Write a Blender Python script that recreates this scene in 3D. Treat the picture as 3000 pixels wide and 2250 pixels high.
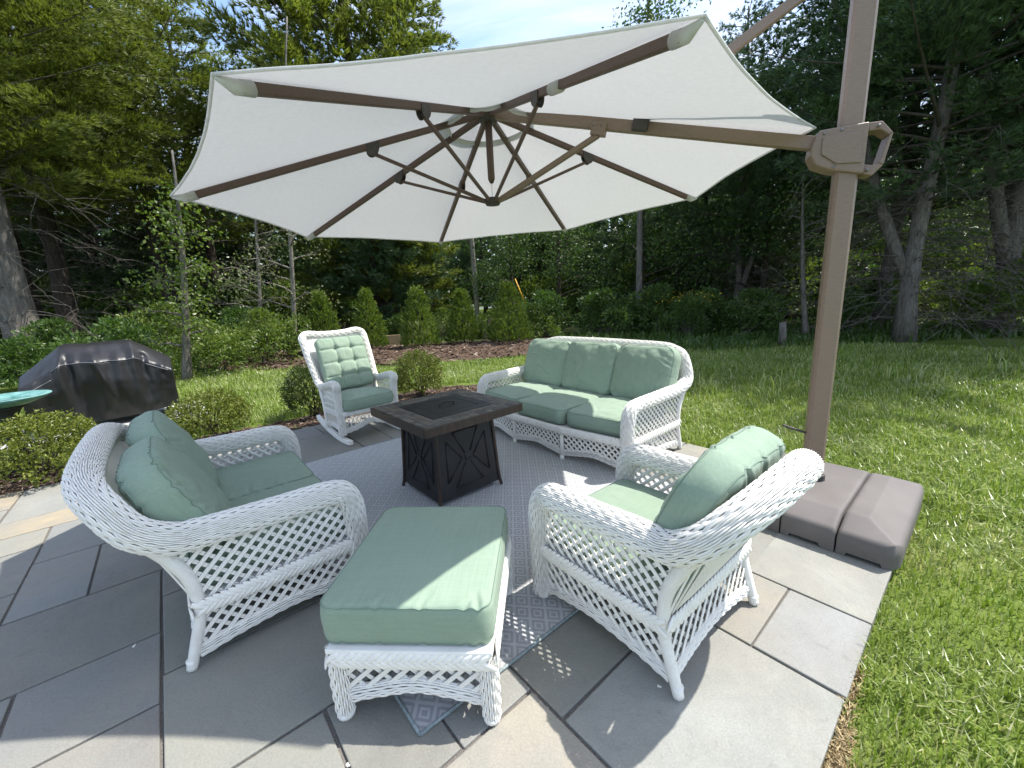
import bpy, math, random
import numpy as np
from mathutils import Vector, Matrix, Euler
from math import sin, cos, pi, radians, sqrt, atan2

# ------------------------------------------------------------------ scene, camera, light
sc = bpy.context.scene
COL = sc.collection
for o in list(bpy.data.objects):
    bpy.data.objects.remove(o)

CAM_H = 1.34
F_PX = 1188.22                     # focal length in pixels of the 3000 px wide photograph
PITCH, ROLL = radians(12.054), radians(-2.881)
SUN_AZ, SUN_EL = radians(76.0), radians(58.5)      # azimuth from +Y towards +X

_f = np.array([0, cos(PITCH), -sin(PITCH)]); _u0 = np.array([0, sin(PITCH), cos(PITCH)]); _r0 = np.array([1., 0, 0])
_r = _r0*cos(ROLL) + _u0*sin(ROLL); _u = _u0*cos(ROLL) - _r0*sin(ROLL)
cam = bpy.data.cameras.new('camera'); cam_ob = bpy.data.objects.new('camera', cam); COL.objects.link(cam_ob)
cam.sensor_width = 36.0; cam.sensor_fit = 'HORIZONTAL'; cam.lens = 36.0*F_PX/3000.0
cam.clip_start = 0.05; cam.clip_end = 2000
cam_ob.matrix_world = Matrix(((_r[0], _u[0], -_f[0], 0), (_r[1], _u[1], -_f[1], 0), (_r[2], _u[2], -_f[2], CAM_H), (0, 0, 0, 1)))
sc.camera = cam_ob

w = bpy.data.worlds.new('World'); sc.world = w; w.use_nodes = True
nt = w.node_tree; nt.nodes.clear()
wo = nt.nodes.new('ShaderNodeOutputWorld'); bg = nt.nodes.new('ShaderNodeBackground'); sky = nt.nodes.new('ShaderNodeTexSky')
sky.sky_type = 'NISHITA'; sky.sun_disc = False; sky.sun_elevation = SUN_EL; sky.sun_rotation = SUN_AZ
sky.air_density = 1.0; sky.dust_density = 1.2; sky.ozone_density = 1.4
bg.inputs['Strength'].default_value = 0.15
# thin high cloud spread over the whole sky
tc = nt.nodes.new('ShaderNodeTexCoord'); mp = nt.nodes.new('ShaderNodeMapping'); mp.inputs['Scale'].default_value = (1.6, 3.4, 6.0)
mp.inputs['Rotation'].default_value = (0, 0, radians(35)); mp.inputs['Location'].default_value = (.7, .3, .2)
nz = nt.nodes.new('ShaderNodeTexNoise'); nz.inputs['Scale'].default_value = 1.15; nz.inputs['Detail'].default_value = 7; nz.inputs['Roughness'].default_value = .58
nz.inputs['Distortion'].default_value = .5
cr = nt.nodes.new('ShaderNodeValToRGB'); cr.color_ramp.elements[0].position = .40; cr.color_ramp.elements[1].position = .72
mx = nt.nodes.new('ShaderNodeMixRGB'); mx.inputs['Color2'].default_value = (3.6, 3.6, 3.65, 1)
ml = nt.nodes.new('ShaderNodeMath'); ml.operation = 'MULTIPLY'; ml.inputs[1].default_value = .85
nt.links.new(tc.outputs['Generated'], mp.inputs['Vector']); nt.links.new(mp.outputs[0], nz.inputs['Vector'])
nt.links.new(nz.outputs['Fac'], cr.inputs['Fac']); nt.links.new(cr.outputs['Color'], ml.inputs[0]); nt.links.new(ml.outputs[0], mx.inputs['Fac'])
nt.links.new(sky.outputs[0], mx.inputs['Color1']); nt.links.new(mx.outputs[0], bg.inputs['Color']); nt.links.new(bg.outputs[0], wo.inputs['Surface'])

sun = bpy.data.lights.new('sun', 'SUN'); sun.energy = 3.2; sun.angle = radians(.53); sun.color = (1.0, .955, .88)
sun_ob = bpy.data.objects.new('sun', sun); COL.objects.link(sun_ob)
sdir = Vector((sin(SUN_AZ)*cos(SUN_EL), cos(SUN_AZ)*cos(SUN_EL), sin(SUN_EL)))
sun_ob.rotation_euler = sdir.to_track_quat('Z', 'Y').to_euler(); sun_ob.location = (6, 2, 9)

vs = sc.view_settings; vs.view_transform = 'Standard'; vs.look = 'None'; vs.gamma = 1; vs.exposure = 1.27; vs.use_curve_mapping = False
cy = sc.cycles
cy.max_bounces = 5; cy.diffuse_bounces = 3; cy.glossy_bounces = 2; cy.transmission_bounces = 4; cy.transparent_max_bounces = 4
cy.sample_clamp_indirect = 8; cy.use_denoising = True
cy.use_adaptive_sampling = True; cy.adaptive_threshold = .02

RX = np.array([_r, _u, _f])
def ray(u, v):
    return np.array([(u-1500)/F_PX, -(v-1125)/F_PX, 1.])@RX
def gp(u, v, z=0.):                 # pixel of the photograph -> point at height z
    d = ray(u, v); t = (z-CAM_H)/d[2]; return Vector((d[0]*t, d[1]*t, z))
def ky(u, y, v=880):                # x of a pixel column at forward distance y
    d = ray(u, v); return d[0]/d[1]*y

# ------------------------------------------------------------------ mesh helpers
class MB:
    """collects vertices and polygons for one mesh"""
    def __init__(s): s.v = []; s.q = []; s.t = []; s.p = []; s.n = 0
    def add(s, V, quads=None, tris=None, polys=None):
        V = np.asarray(V, dtype=np.float64).reshape(-1, 3); b = s.n
        s.v.append(V); s.n += len(V)
        if quads is not None and len(quads): s.q.append(np.asarray(quads, dtype=np.int64)+b)
        if tris is not None and len(tris): s.t.append(np.asarray(tris, dtype=np.int64)+b)
        if polys is not None:
            for p in polys: s.p.append([i+b for i in p])
        return b
    def mesh(s, name, smooth=True):
        V = np.concatenate(s.v) if s.v else np.zeros((0, 3))
        Q = np.concatenate(s.q) if s.q else np.zeros((0, 4), int)
        T = np.concatenate(s.t) if s.t else np.zeros((0, 3), int)
        me = bpy.data.meshes.new(name)
        loops = np.concatenate([Q.ravel(), T.ravel()]+[np.array(p) for p in s.p]) if (len(Q) or len(T) or s.p) else np.zeros(0, int)
        tot = np.concatenate([np.full(len(Q), 4), np.full(len(T), 3), np.array([len(p) for p in s.p], int)]).astype(np.int32)
        start = np.concatenate([[0], np.cumsum(tot)[:-1]]).astype(np.int32) if len(tot) else np.zeros(0, np.int32)
        me.vertices.add(len(V)); me.vertices.foreach_set('co', V.astype(np.float32).ravel())
        me.loops.add(len(loops)); me.loops.foreach_set('vertex_index', loops.astype(np.int32))
        me.polygons.add(len(tot)); me.polygons.foreach_set('loop_start', start); me.polygons.foreach_set('loop_total', tot)
        me.polygons.foreach_set('use_smooth', np.full(len(tot), smooth))
        me.update(calc_edges=True)
        return me

def link(name, data, parent=None, mat=None):
    o = bpy.data.objects.new(name, data); COL.objects.link(o)
    if mat is not None and data is not None and len(data.materials) == 0: data.materials.append(mat)
    if parent is not None: o.parent = parent
    return o
def build(name, mb, mat, parent=None, smooth=True, kind=None, bevel=0, seg=2, angle=None):
    o = link(name, mb.mesh(name, smooth), parent, mat)
    if kind: o['kind'] = kind
    if bevel:
        m = o.modifiers.new('bevel', 'BEVEL'); m.width = bevel; m.segments = seg; m.limit_method = 'ANGLE'; m.angle_limit = radians(35)
    return o
def tag(o, label, cat, group=None, kind=None):
    o['label'] = label; o['category'] = cat
    if group: o['group'] = group
    if kind: o['kind'] = kind
    return o
def empty(name, label, cat, mat4=None, group=None):
    o = bpy.data.objects.new(name, None); COL.objects.link(o); o.empty_display_size = .1
    if mat4 is not None: o.matrix_world = mat4
    return tag(o, label, cat, group)
def copy_tree(root, label=None, loc=None, rz=None, scale=None):
    r = root.copy(); COL.objects.link(r)
    for ch in root.children:
        c = ch.copy(); COL.objects.link(c); c.parent = r
        for g in ch.children:
            d = g.copy(); COL.objects.link(d); d.parent = c
    if label: r['label'] = label
    if loc is not None: r.location = loc
    if rz is not None: r.rotation_euler = (0, 0, rz)
    if scale is not None: r.scale = scale if hasattr(scale, '__len__') else (scale,)*3
    return r
def xform(x, y, z, rz): return Matrix.Translation((x, y, z)) @ Matrix.Rotation(rz, 4, 'Z')

def nrm(a): return a/np.maximum(np.linalg.norm(a, axis=-1, keepdims=True), 1e-9)
def hash3(i):
    n = (i[..., 0]*73856093) ^ (i[..., 1]*19349663) ^ (i[..., 2]*83492791)
    n = (n ^ (n >> 13))*1274126177; n = n & 0x7fffffff
    return ((n ^ (n >> 16)) & 0xffff)/65535.0
def vnoise(P):                      # value noise, P (...,3) -> -1..1
    P = np.asarray(P, float); i = np.floor(P).astype(np.int64); f = P-i; f = f*f*(3-2*f)
    r = 0
    for dx in (0, 1):
        for dy in (0, 1):
            for dz in (0, 1):
                wgt = (f[..., 0] if dx else 1-f[..., 0])*(f[..., 1] if dy else 1-f[..., 1])*(f[..., 2] if dz else 1-f[..., 2])
                r = r + wgt*hash3(i+np.array([dx, dy, dz]))
    return r*2-1
def fbm(P, o=3):
    r = 0; a = 1; P = np.asarray(P, float)
    for k in range(o): r = r+a*vnoise(P*2**k+k*17.3); a *= .5
    return r

def catmull(pts, per=12):
    P = np.asarray(pts, float); out = []
    E = np.vstack([2*P[0]-P[1], P, 2*P[-1]-P[-2]])
    for i in range(1, len(E)-2):
        p0, p1, p2, p3 = E[i-1], E[i], E[i+1], E[i+2]
        for k in range(per):
            t = k/per
            out.append(.5*((2*p1)+(-p0+p2)*t+(2*p0-5*p1+4*p2-p3)*t*t+(-p0+3*p1-3*p2+p3)*t**3))
    out.append(P[-1]); return np.array(out)
def resample(P, step):
    P = np.asarray(P, float); d = np.concatenate([[0], np.cumsum(np.linalg.norm(np.diff(P, axis=0), axis=1))])
    n = max(2, int(round(d[-1]/step))+1); s = np.linspace(0, d[-1], n)
    return np.stack([np.interp(s, d, P[:, k]) for k in range(3)], -1), s
def frames(P, n0=None):
    T = nrm(np.gradient(P, axis=0)); N = np.zeros_like(T)
    n = np.array(n0 if n0 is not None else ((0, 0, 1) if abs(T[0][2]) < .9 else (1, 0, 0)), float)
    for i in range(len(P)):
        n = n-T[i]*(n@T[i]); n = n/max(np.linalg.norm(n), 1e-9); N[i] = n
    return T, N, np.cross(T, N)
def tube(mb, P, r, sides=8, caps=True, r2=None, n0=None, squash=1.):
    P = np.asarray(P, float); S = len(P); T, N, B = frames(P, n0)
    rr = np.linspace(r, r if r2 is None else r2, S) if np.isscalar(r) else np.asarray(r, float)
    a = np.arange(sides)*2*pi/sides
    V = P[:, None, :]+rr[:, None, None]*(N[:, None, :]*np.cos(a)[None, :, None]+squash*B[:, None, :]*np.sin(a)[None, :, None])
    k = np.arange(S-1)[:, None]*sides; j = np.arange(sides)[None, :]; j2 = (j+1) % sides
    Q = np.stack([k+j, k+j2, k+sides+j2, k+sides+j], -1).reshape(-1, 4)
    polys = [list(range(sides))[::-1], [(S-1)*sides+i for i in range(sides)]] if caps else None
    mb.add(V, quads=Q, polys=polys)
def box(mb, c, size, M=None):
    x, y, z = [s/2 for s in size]
    V = np.array([(-x, -y, -z), (x, -y, -z), (x, y, -z), (-x, y, -z), (-x, -y, z), (x, -y, z), (x, y, z), (-x, y, z)])
    if M is not None: V = V@np.array(M.to_3x3()).T
    mb.add(V+np.array(c), quads=[(0, 3, 2, 1), (4, 5, 6, 7), (0, 1, 5, 4), (1, 2, 6, 5), (2, 3, 7, 6), (3, 0, 4, 7)])
def prism(mb, poly, z0, z1):        # polygon in xy, counter-clockwise
    n = len(poly); V = [(x, y, z0) for x, y in poly]+[(x, y, z1) for x, y in poly]
    mb.add(V, polys=[list(range(n))[::-1], [n+i for i in range(n)]], quads=[(i, (i+1) % n, n+(i+1) % n, n+i) for i in range(n)])
def bar(mb, a, b, wd, ht, up=(0, 0, 1)):   # rectangular bar from a to b
    a = np.array(a, float); b = np.array(b, float); t = nrm(b-a); u = np.array(up, float); s = nrm(np.cross(t, u)); u = np.cross(s, t)
    V = []
    for p in (a, b):
        for sx, sz in ((-1, -1), (1, -1), (1, 1), (-1, 1)): V.append(p+s*sx*wd/2+u*sz*ht/2)
    mb.add(V, quads=[(3, 2, 1, 0), (4, 5, 6, 7), (0, 1, 5, 4), (1, 2, 6, 5), (2, 3, 7, 6), (3, 0, 4, 7)])
def lathe(mb, prof, n=24, c=(0, 0, 0)):
    prof = np.array(prof, float); S = len(prof); a = np.arange(n)*2*pi/n
    V = np.stack([prof[:, 0:1]*np.cos(a), prof[:, 0:1]*np.sin(a), np.repeat(prof[:, 1:2], n, 1)], -1)+np.array(c)
    k = np.arange(S-1)[:, None]*n; j = np.arange(n)[None, :]; j2 = (j+1) % n
    mb.add(V, quads=np.stack([k+j, k+j2, k+n+j2, k+n+j], -1).reshape(-1, 4), polys=[list(range(n))[::-1], [(S-1)*n+i for i in range(n)]])

# ------------------------------------------------------------------ materials
def mat(name, base=(.5, .5, .5), rough=.6, spec=.4, metal=0):
    m = bpy.data.materials.new(name); m.use_nodes = True
    b = m.node_tree.nodes['Principled BSDF']; b.inputs['Base Color'].default_value = (*base, 1)
    b.inputs['Roughness'].default_value = rough; b.inputs['Metallic'].default_value = metal; b.inputs['Specular IOR Level'].default_value = spec
    return m
def N(m, t, **kw):
    n = m.node_tree.nodes.new(t)
    for k, v in kw.items():
        if k in n.inputs: n.inputs[k].default_value = v
        else: setattr(n, k, v)
    return n
def L(m, a, b): m.node_tree.links.new(a, b)
def P_(m): return m.node_tree.nodes['Principled BSDF']
def coords(m, kind='Object', scale=(1, 1, 1), rot=(0, 0, 0)):
    t = N(m, 'ShaderNodeTexCoord'); q = N(m, 'ShaderNodeMapping'); q.inputs['Scale'].default_value = scale; q.inputs['Rotation'].default_value = rot
    L(m, t.outputs[kind], q.inputs['Vector']); return q.outputs[0]
def worldpos(m, scale=(1, 1, 1), rot=(0, 0, 0)):
    t = N(m, 'ShaderNodeNewGeometry'); q = N(m, 'ShaderNodeMapping'); q.inputs['Scale'].default_value = scale; q.inputs['Rotation'].default_value = rot
    L(m, t.outputs['Position'], q.inputs['Vector']); return q.outputs[0]
def noise(m, vec, scale, detail=4, rough=.55, dist=0):
    n = N(m, 'ShaderNodeTexNoise', Scale=scale, Detail=detail, Roughness=rough, Distortion=dist); L(m, vec, n.inputs['Vector']); return n.outputs['Fac']
def ramp(m, fac, stops):
    r = N(m, 'ShaderNodeValToRGB'); e = r.color_ramp.elements
    while len(e) < len(stops): e.new(.5)
    for i, (p, c) in enumerate(stops):
        e[i].position = p; e[i].color = (*c, 1) if len(c) == 3 else c
    L(m, fac, r.inputs['Fac']); return r.outputs['Color']
def mixc(m, fac, a, b, mode='MIX'):
    n = N(m, 'ShaderNodeMixRGB', blend_type=mode)
    for s, val in (('Fac', fac), ('Color1', a), ('Color2', b)):
        if hasattr(val, 'links') or isinstance(val, bpy.types.NodeSocket): L(m, val, n.inputs[s])
        else: n.inputs[s].default_value = val if s == 'Fac' else (*val, 1)
    return n.outputs[0]
def bump(m, h, dist=.002, strength=1., prev=None):
    b = N(m, 'ShaderNodeBump', Distance=dist, Strength=strength); L(m, h, b.inputs['Height'])
    if prev is not None: L(m, prev, b.inputs['Normal'])
    return b.outputs[0]
def setc(m, c): L(m, c, P_(m).inputs['Base Color'])
def setn(m, n): L(m, n, P_(m).inputs['Normal'])
def wave(m, vec, scale, dist=0, prof='SIN', direction='X', detail=2, dscale=1.):
    n = N(m, 'ShaderNodeTexWave', Scale=scale, Distortion=dist, wave_profile=prof, bands_direction=direction)
    n.inputs['Detail'].default_value = detail; n.inputs['Detail Scale'].default_value = dscale
    L(m, vec, n.inputs['Vector']); return n.outputs['Fac']
def math_(m, op, a, b=None):
    n = N(m, 'ShaderNodeMath', operation=op)
    for i, val in enumerate((a, b)):
        if val is None: continue
        if isinstance(val, bpy.types.NodeSocket): L(m, val, n.inputs[i])
        else: n.inputs[i].default_value = val
    return n.outputs[0]
def island(m): return N(m, 'ShaderNodeNewGeometry').outputs['Random Per Island']

M = {}
# white painted wicker: slightly uneven paint, dull in the grain
m = M['wicker'] = mat('white_wicker', (.80, .80, .79), .5, .35)
v = coords(m); c = ramp(m, noise(m, v, 22, 4), [(.3, (.76, .74, .69)), (.6, (.84, .825, .775))])
c = mixc(m, math_(m, 'MULTIPLY', island(m), .10), c, (.62, .61, .58)); setc(m, c); setn(m, bump(m, noise(m, v, 260, 2), .0006, .5))
m = M['wrap'] = mat('white_wrapped_cane', (.80, .80, .79), .5, .35)
v = coords(m); setc(m, ramp(m, noise(m, v, 18, 3), [(.3, (.78, .76, .705)), (.6, (.84, .825, .775))])); setn(m, bump(m, wave(m, v, 55, .4, 'SIN', 'Z'), .0016, .8))
m = M['paintwood'] = mat('white_painted_board', (.80, .80, .79), .45, .4)
v = coords(m); setc(m, ramp(m, noise(m, v, 9, 5), [(.3, (.77, .75, .70)), (.6, (.84, .825, .775))])); setn(m, bump(m, noise(m, v, 60, 3), .0006, .4))

# sage green cushion fabric
m = M['fseam'] = mat('cushion_seam', (.19, .255, .203), .9, .1)
m = M['fabric'] = mat('sage_fabric', (.19, .33, .24), .85, .15)
v = coords(m)
wx = wave(m, v, 330, 1.2, 'SIN', 'X', 2, 1); wy = wave(m, v, 330, 1.2, 'SIN', 'Y', 2, 1)
weave = math_(m, 'ADD', wx, wy)
c = ramp(m, noise(m, v, 2.5, 5, .6), [(.28, (.242, .312, .228)), (.72, (.29, .365, .275))])
c = mixc(m, .22, c, ramp(m, noise(m, coords(m, 'Object', (6, 220, 90)), 1, 3), [(.3, (.165, .25, .195)), (.7, (.285, .385, .315))]))
c = mixc(m, .22, c, ramp(m, noise(m, coords(m, 'Object', (220, 6, 90)), 1, 3), [(.3, (.165, .25, .195)), (.7, (.285, .385, .315))]))
setc(m, c); P_(m).inputs['Sheen Weight'].default_value = .12
setn(m, bump(m, weave, .0004, .35, bump(m, noise(m, v, 9, 4, .6), .006, .35)))

# bluestone flags
m = M['stone'] = mat('bluestone', (.3, .3, .28), .75, .3)
v = worldpos(m); oi = N(m, 'ShaderNodeObjectInfo')
c = mixc(m, ramp(m, noise(m, v, 1.7, 6, .62, .6), [(.36, (0, 0, 0)), (.70, (1, 1, 1))]), oi.outputs['Color'], (.25, .24, .21))
c = mixc(m, math_(m, 'MULTIPLY', ramp(m, noise(m, v, 5.2, 6, .65, .4), [(.42, (0, 0, 0)), (.62, (1, 1, 1))]), .38), c, (.21, .218, .205))
c = mixc(m, math_(m, 'MULTIPLY', ramp(m, noise(m, v, 13, 4, .6, 1.2), [(.60, (0, 0, 0)), (.72, (1, 1, 1))]), .25), c, (.12, .12, .115))
c = mixc(m, .35, c, ramp(m, noise(m, v, 160, 3, .7), [(.3, (.62, .62, .62)), (.7, (1.25, 1.25, 1.25))]), 'MULTIPLY')
setc(m, c)
h1 = noise(m, v, 4, 6, .6); h2 = noise(m, v, 110, 4, .65)
h3 = math_(m, 'ABSOLUTE', math_(m, 'SUBTRACT', noise(m, v, 2.6, 5, .55, 1.5), .5))
setn(m, bump(m, h2, .0022, .8, bump(m, h3, .02, .45, bump(m, h1, .016, .5))))
m = M['joint'] = mat('joint_sand', (.10, .09, .085), .95, .1)
v = worldpos(m); setc(m, ramp(m, noise(m, v, 190, 3), [(.3, (.10, .092, .085)), (.7, (.23, .21, .19))])); setn(m, bump(m, noise(m, v, 240, 2), .004, 1))

# rug: nested diamond print on a pale blue grey weave
m = M['rug'] = mat('rug_weave', (.4, .42, .46), .95, .05)
tcr = N(m, 'ShaderNodeTexCoord'); sx = N(m, 'ShaderNodeSeparateXYZ'); L(m, tcr.outputs['Object'], sx.inputs[0])
PXX, PYY = .044, .052
fx = math_(m, 'PINGPONG', math_(m, 'MULTIPLY', sx.outputs[0], 1/PXX), 1.0)     # 0..1 triangle
fy = math_(m, 'PINGPONG', math_(m, 'MULTIPLY', sx.outputs[1], 1/PYY), 1.0)
dd = math_(m, 'ADD', fx, fy)                                                     # 0..2 diamond distance
dd2 = math_(m, 'PINGPONG', dd, 1.0)
jit = math_(m, 'MULTIPLY', math_(m, 'SUBTRACT', noise(m, coords(m, 'Object', (1, 1, 1)), 70, 2), .5), .12)
line = ramp(m, math_(m, 'ADD', dd2, jit), [(.0, (0, 0, 0)), (.26, (0, 0, 0)), (.31, (1, 1, 1)), (.50, (1, 1, 1)), (.55, (0, 0, 0)), (.80, (0, 0, 0)), (.85, (1, 1, 1)), (1., (1, 1, 1))])
v = coords(m)
ca = ramp(m, noise(m, v, 3, 5, .6), [(.3, (.375, .383, .387)), (.7, (.43, .438, .442))])
cb = ramp(m, noise(m, v, 40, 3), [(.3, (.52, .528, .532)), (.7, (.61, .618, .622))])
thr = ramp(m, wave(m, v, 95, .6, 'SIN', 'X'), [(.2, (.80, .80, .80)), (.8, (1.08, 1.08, 1.08))])
thr2 = ramp(m, wave(m, v, 75, .6, 'SIN', 'Y'), [(.2, (.84, .84, .84)), (.8, (1.06, 1.06, 1.06))])
setc(m, mixc(m, 1, mixc(m, 1, mixc(m, line, ca, cb), thr, 'MULTIPLY'), thr2, 'MULTIPLY'))
setn(m, bump(m, math_(m, 'ADD', wave(m, v, 95, .6, 'SIN', 'X'), wave(m, v, 75, .6, 'SIN', 'Y')), .0015, .5))
m = M['rugedge'] = mat('rug_binding', (.24, .30, .30), .95, .05)
v = coords(m); setc(m, ramp(m, noise(m, v, 120, 2), [(.3, (.17, .21, .21)), (.7, (.30, .35, .36))]))

# umbrella
def sheet(name, col, trans, col2=None):
    m = bpy.data.materials.new(name); m.use_nodes = True; b = P_(m)
    b.inputs['Base Color'].default_value = (*col, 1); b.inputs['Roughness'].default_value = .9; b.inputs['Specular IOR Level'].default_value = .1
    t = N(m, 'ShaderNodeBsdfTranslucent'); mx = N(m, 'ShaderNodeMixShader'); mx.inputs[0].default_value = trans
    v = coords(m)
    f1 = noise(m, coords(m, 'Object', (3, 3, 3)), 14, 6, .7)
    f2 = math_(m, 'ADD', wave(m, v, 260, 2, 'SIN', 'X'), wave(m, v, 260, 2, 'SIN', 'Y'))
    c = ramp(m, f1, [(.3, tuple(x*.93 for x in col)), (.7, tuple(min(1, x*1.03) for x in col))])
    L(m, c, b.inputs['Base Color']); L(m, c, t.inputs['Color'])
    bn = bump(m, f2, .0006, .3, bump(m, noise(m, v, 3, 3), .02, .15)); L(m, bn, b.inputs['Normal'])
    L(m, b.outputs[0], mx.inputs[1]); L(m, t.outputs[0], mx.inputs[2])
    L(m, mx.outputs[0], m.node_tree.nodes['Material Output'].inputs['Surface'])
    return m
M['canopy'] = sheet('canopy_cloth', (.60, .605, .605), .28)
M['pocket'] = sheet('pocket_cloth', (.78, .785, .78), .4)
m = M['bronze'] = mat('bronze_woodgrain_aluminium', (.13, .095, .075), .42, .45)
v = coords(m); g = noise(m, coords(m, 'Object', (4, 4, 55)), 9, 4, .6)
setc(m, ramp(m, g, [(.3, (.205, .145, .108)), (.7, (.275, .20, .152))])); setn(m, bump(m, noise(m, v, 600, 2), .0004, .6))
m = M['rib'] = mat('rib_woodgrain', (.10, .065, .05), .5, .35)
g = noise(m, coords(m, 'Object', (60, 60, 60)), 3, 5, .7); setc(m, ramp(m, g, [(.3, (.085, .055, .044)), (.7, (.15, .10, .082))]))
m = M['darkplastic'] = mat('dark_bracket', (.045, .043, .042), .5, .4)
v = coords(m); setc(m, ramp(m, noise(m, v, 40, 2), [(.3, (.05, .043, .04)), (.7, (.075, .066, .06))]))
m = M['tank'] = mat('base_tank_plastic', (.115, .10, .10), .62, .35)
v = coords(m); setc(m, ramp(m, noise(m, v, 4, 5), [(.3, (.118, .107, .102)), (.7, (.158, .144, .137))])); setn(m, bump(m, noise(m, v, 420, 2), .0009, .8))
m = M['metal'] = mat('bolt', (.25, .23, .22), .35, .5, .8)

# fire table
m = M['blackmetal'] = mat('black_steel', (.016, .016, .017), .48, .35)
v = coords(m); setc(m, ramp(m, noise(m, v, 7, 4), [(.3, (.013, .013, .014)), (.7, (.026, .026, .027))])); setn(m, bump(m, noise(m, v, 500, 2), .0004, .5))
m = M['legmetal'] = mat('brushed_bronze_leg', (.03, .023, .018), .4, .5)
v = coords(m); setc(m, ramp(m, noise(m, coords(m, 'Object', (40, 40, 4)), 2, 4), [(.35, (.02, .016, .014)), (.75, (.075, .045, .03))]))
m = M['slate'] = mat('slate_tile', (.12, .10, .085), .55, .4)
oi = N(m, 'ShaderNodeObjectInfo'); v = coords(m)
c = ramp(m, oi.outputs['Random'], [(.0, (.075, .068, .060)), (.3, (.125, .112, .098)), (.5, (.058, .060, .064)), (.7, (.145, .125, .098)), (.85, (.10, .102, .098)), (1., (.165, .15, .13))])
c = mixc(m, .6, c, ramp(m, noise(m, v, 18, 5, .65), [(.3, (.55, .55, .55)), (.7, (1.35, 1.3, 1.2))]), 'MULTIPLY'); setc(m, c); setn(m, bump(m, noise(m, v, 60, 5, .6), .002, .6))
m = M['grout'] = mat('tile_grout', (.075, .062, .052), .9, .1)

# grill cover
m = M['cover'] = mat('black_vinyl', (.018, .018, .02), .42, .5)
v = coords(m); setn(m, bump(m, noise(m, v, 6, 4, .5, .4), .008, .35)); setc(m, ramp(m, noise(m, v, 5, 4), [(.3, (.012, .012, .0135)), (.7, (.019, .019, .021))]))
m = M['seam'] = mat('cover_seam', (.22, .22, .23), .5, .3)
m = M['verdigris'] = mat('verdigris_bowl', (.10, .27, .25), .5, .4)
v = coords(m); setc(m, ramp(m, noise(m, v, 14, 5), [(.3, (.07, .20, .19)), (.7, (.20, .38, .36))]))
m = M['castdark'] = mat('dark_cast_stone', (.035, .036, .035), .75, .3)
m = M['concrete'] = mat('pale_concrete', (.42, .41, .39), .85, .2)
v = coords(m); setc(m, ramp(m, noise(m, v, 20, 5), [(.3, (.36, .35, .33)), (.7, (.48, .47, .45))]))

# ground covers
m = M['soil'] = mat('woodland_floor', (.05, .05, .03), .95, .1)
v = worldpos(m); c = ramp(m, noise(m, v, .35, 6, .6), [(.35, (.045, .04, .024)), (.5, (.05, .065, .025)), (.66, (.075, .10, .03))])
c = mixc(m, .7, c, ramp(m, noise(m, v, 9, 5, .7), [(.3, (.5, .5, .5)), (.7, (1.4, 1.4, 1.3))]), 'MULTIPLY'); setc(m, c); setn(m, bump(m, noise(m, v, 14, 5), .06, .8))
m = M['lawn'] = mat('lawn_turf', (.06, .10, .02), .95, .05)
v = worldpos(m); c = ramp(m, noise(m, v, .9, 6, .65), [(.3, (.10, .14, .03)), (.5, (.14, .20, .042)), (.7, (.19, .21, .075))])
c = mixc(m, .8, c, ramp(m, noise(m, v, 38, 5, .75), [(.3, (.45, .45, .45)), (.7, (1.45, 1.45, 1.4))]), 'MULTIPLY'); setc(m, c); setn(m, bump(m, noise(m, v, 60, 4), .03, 1))
m = M['mulch'] = mat('bark_mulch', (.07, .045, .033), .95, .1)
v = worldpos(m); c = ramp(m, noise(m, coords(m, 'Object', (1, 1, 1)), 34, 5, .75), [(.28, (.022, .015, .012)), (.5, (.075, .05, .038)), (.74, (.17, .125, .095))]); setc(m, c)
setn(m, bump(m, noise(m, v, 34, 5, .75), .03, 1))
m = M['redmulch'] = mat('red_brown_mulch', (.11, .06, .04), .95, .1)
v = worldpos(m); c = ramp(m, noise(m, v, 16, 6, .75), [(.28, (.032, .022, .016)), (.5, (.10, .066, .046)), (.74, (.20, .145, .105))]); setc(m, c); setn(m, bump(m, noise(m, v, 18, 6, .75), .05, 1))
m = M['chip'] = mat('bark_chip', (.1, .07, .05), .9, .15)
c = ramp(m, island(m), [(.0, (.03, .02, .016)), (.5, (.10, .067, .05)), (.85, (.19, .14, .11)), (1., (.33, .28, .22))]); setc(m, c)
m = M['asphalt'] = mat('asphalt', (.16, .165, .175), .85, .2)
m = M['straw'] = mat('dry_straw', (.36, .27, .14), .9, .1)
c = ramp(m, island(m), [(.0, (.20, .14, .07)), (.5, (.38, .29, .15)), (1., (.52, .43, .27))]); setc(m, c)

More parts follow.
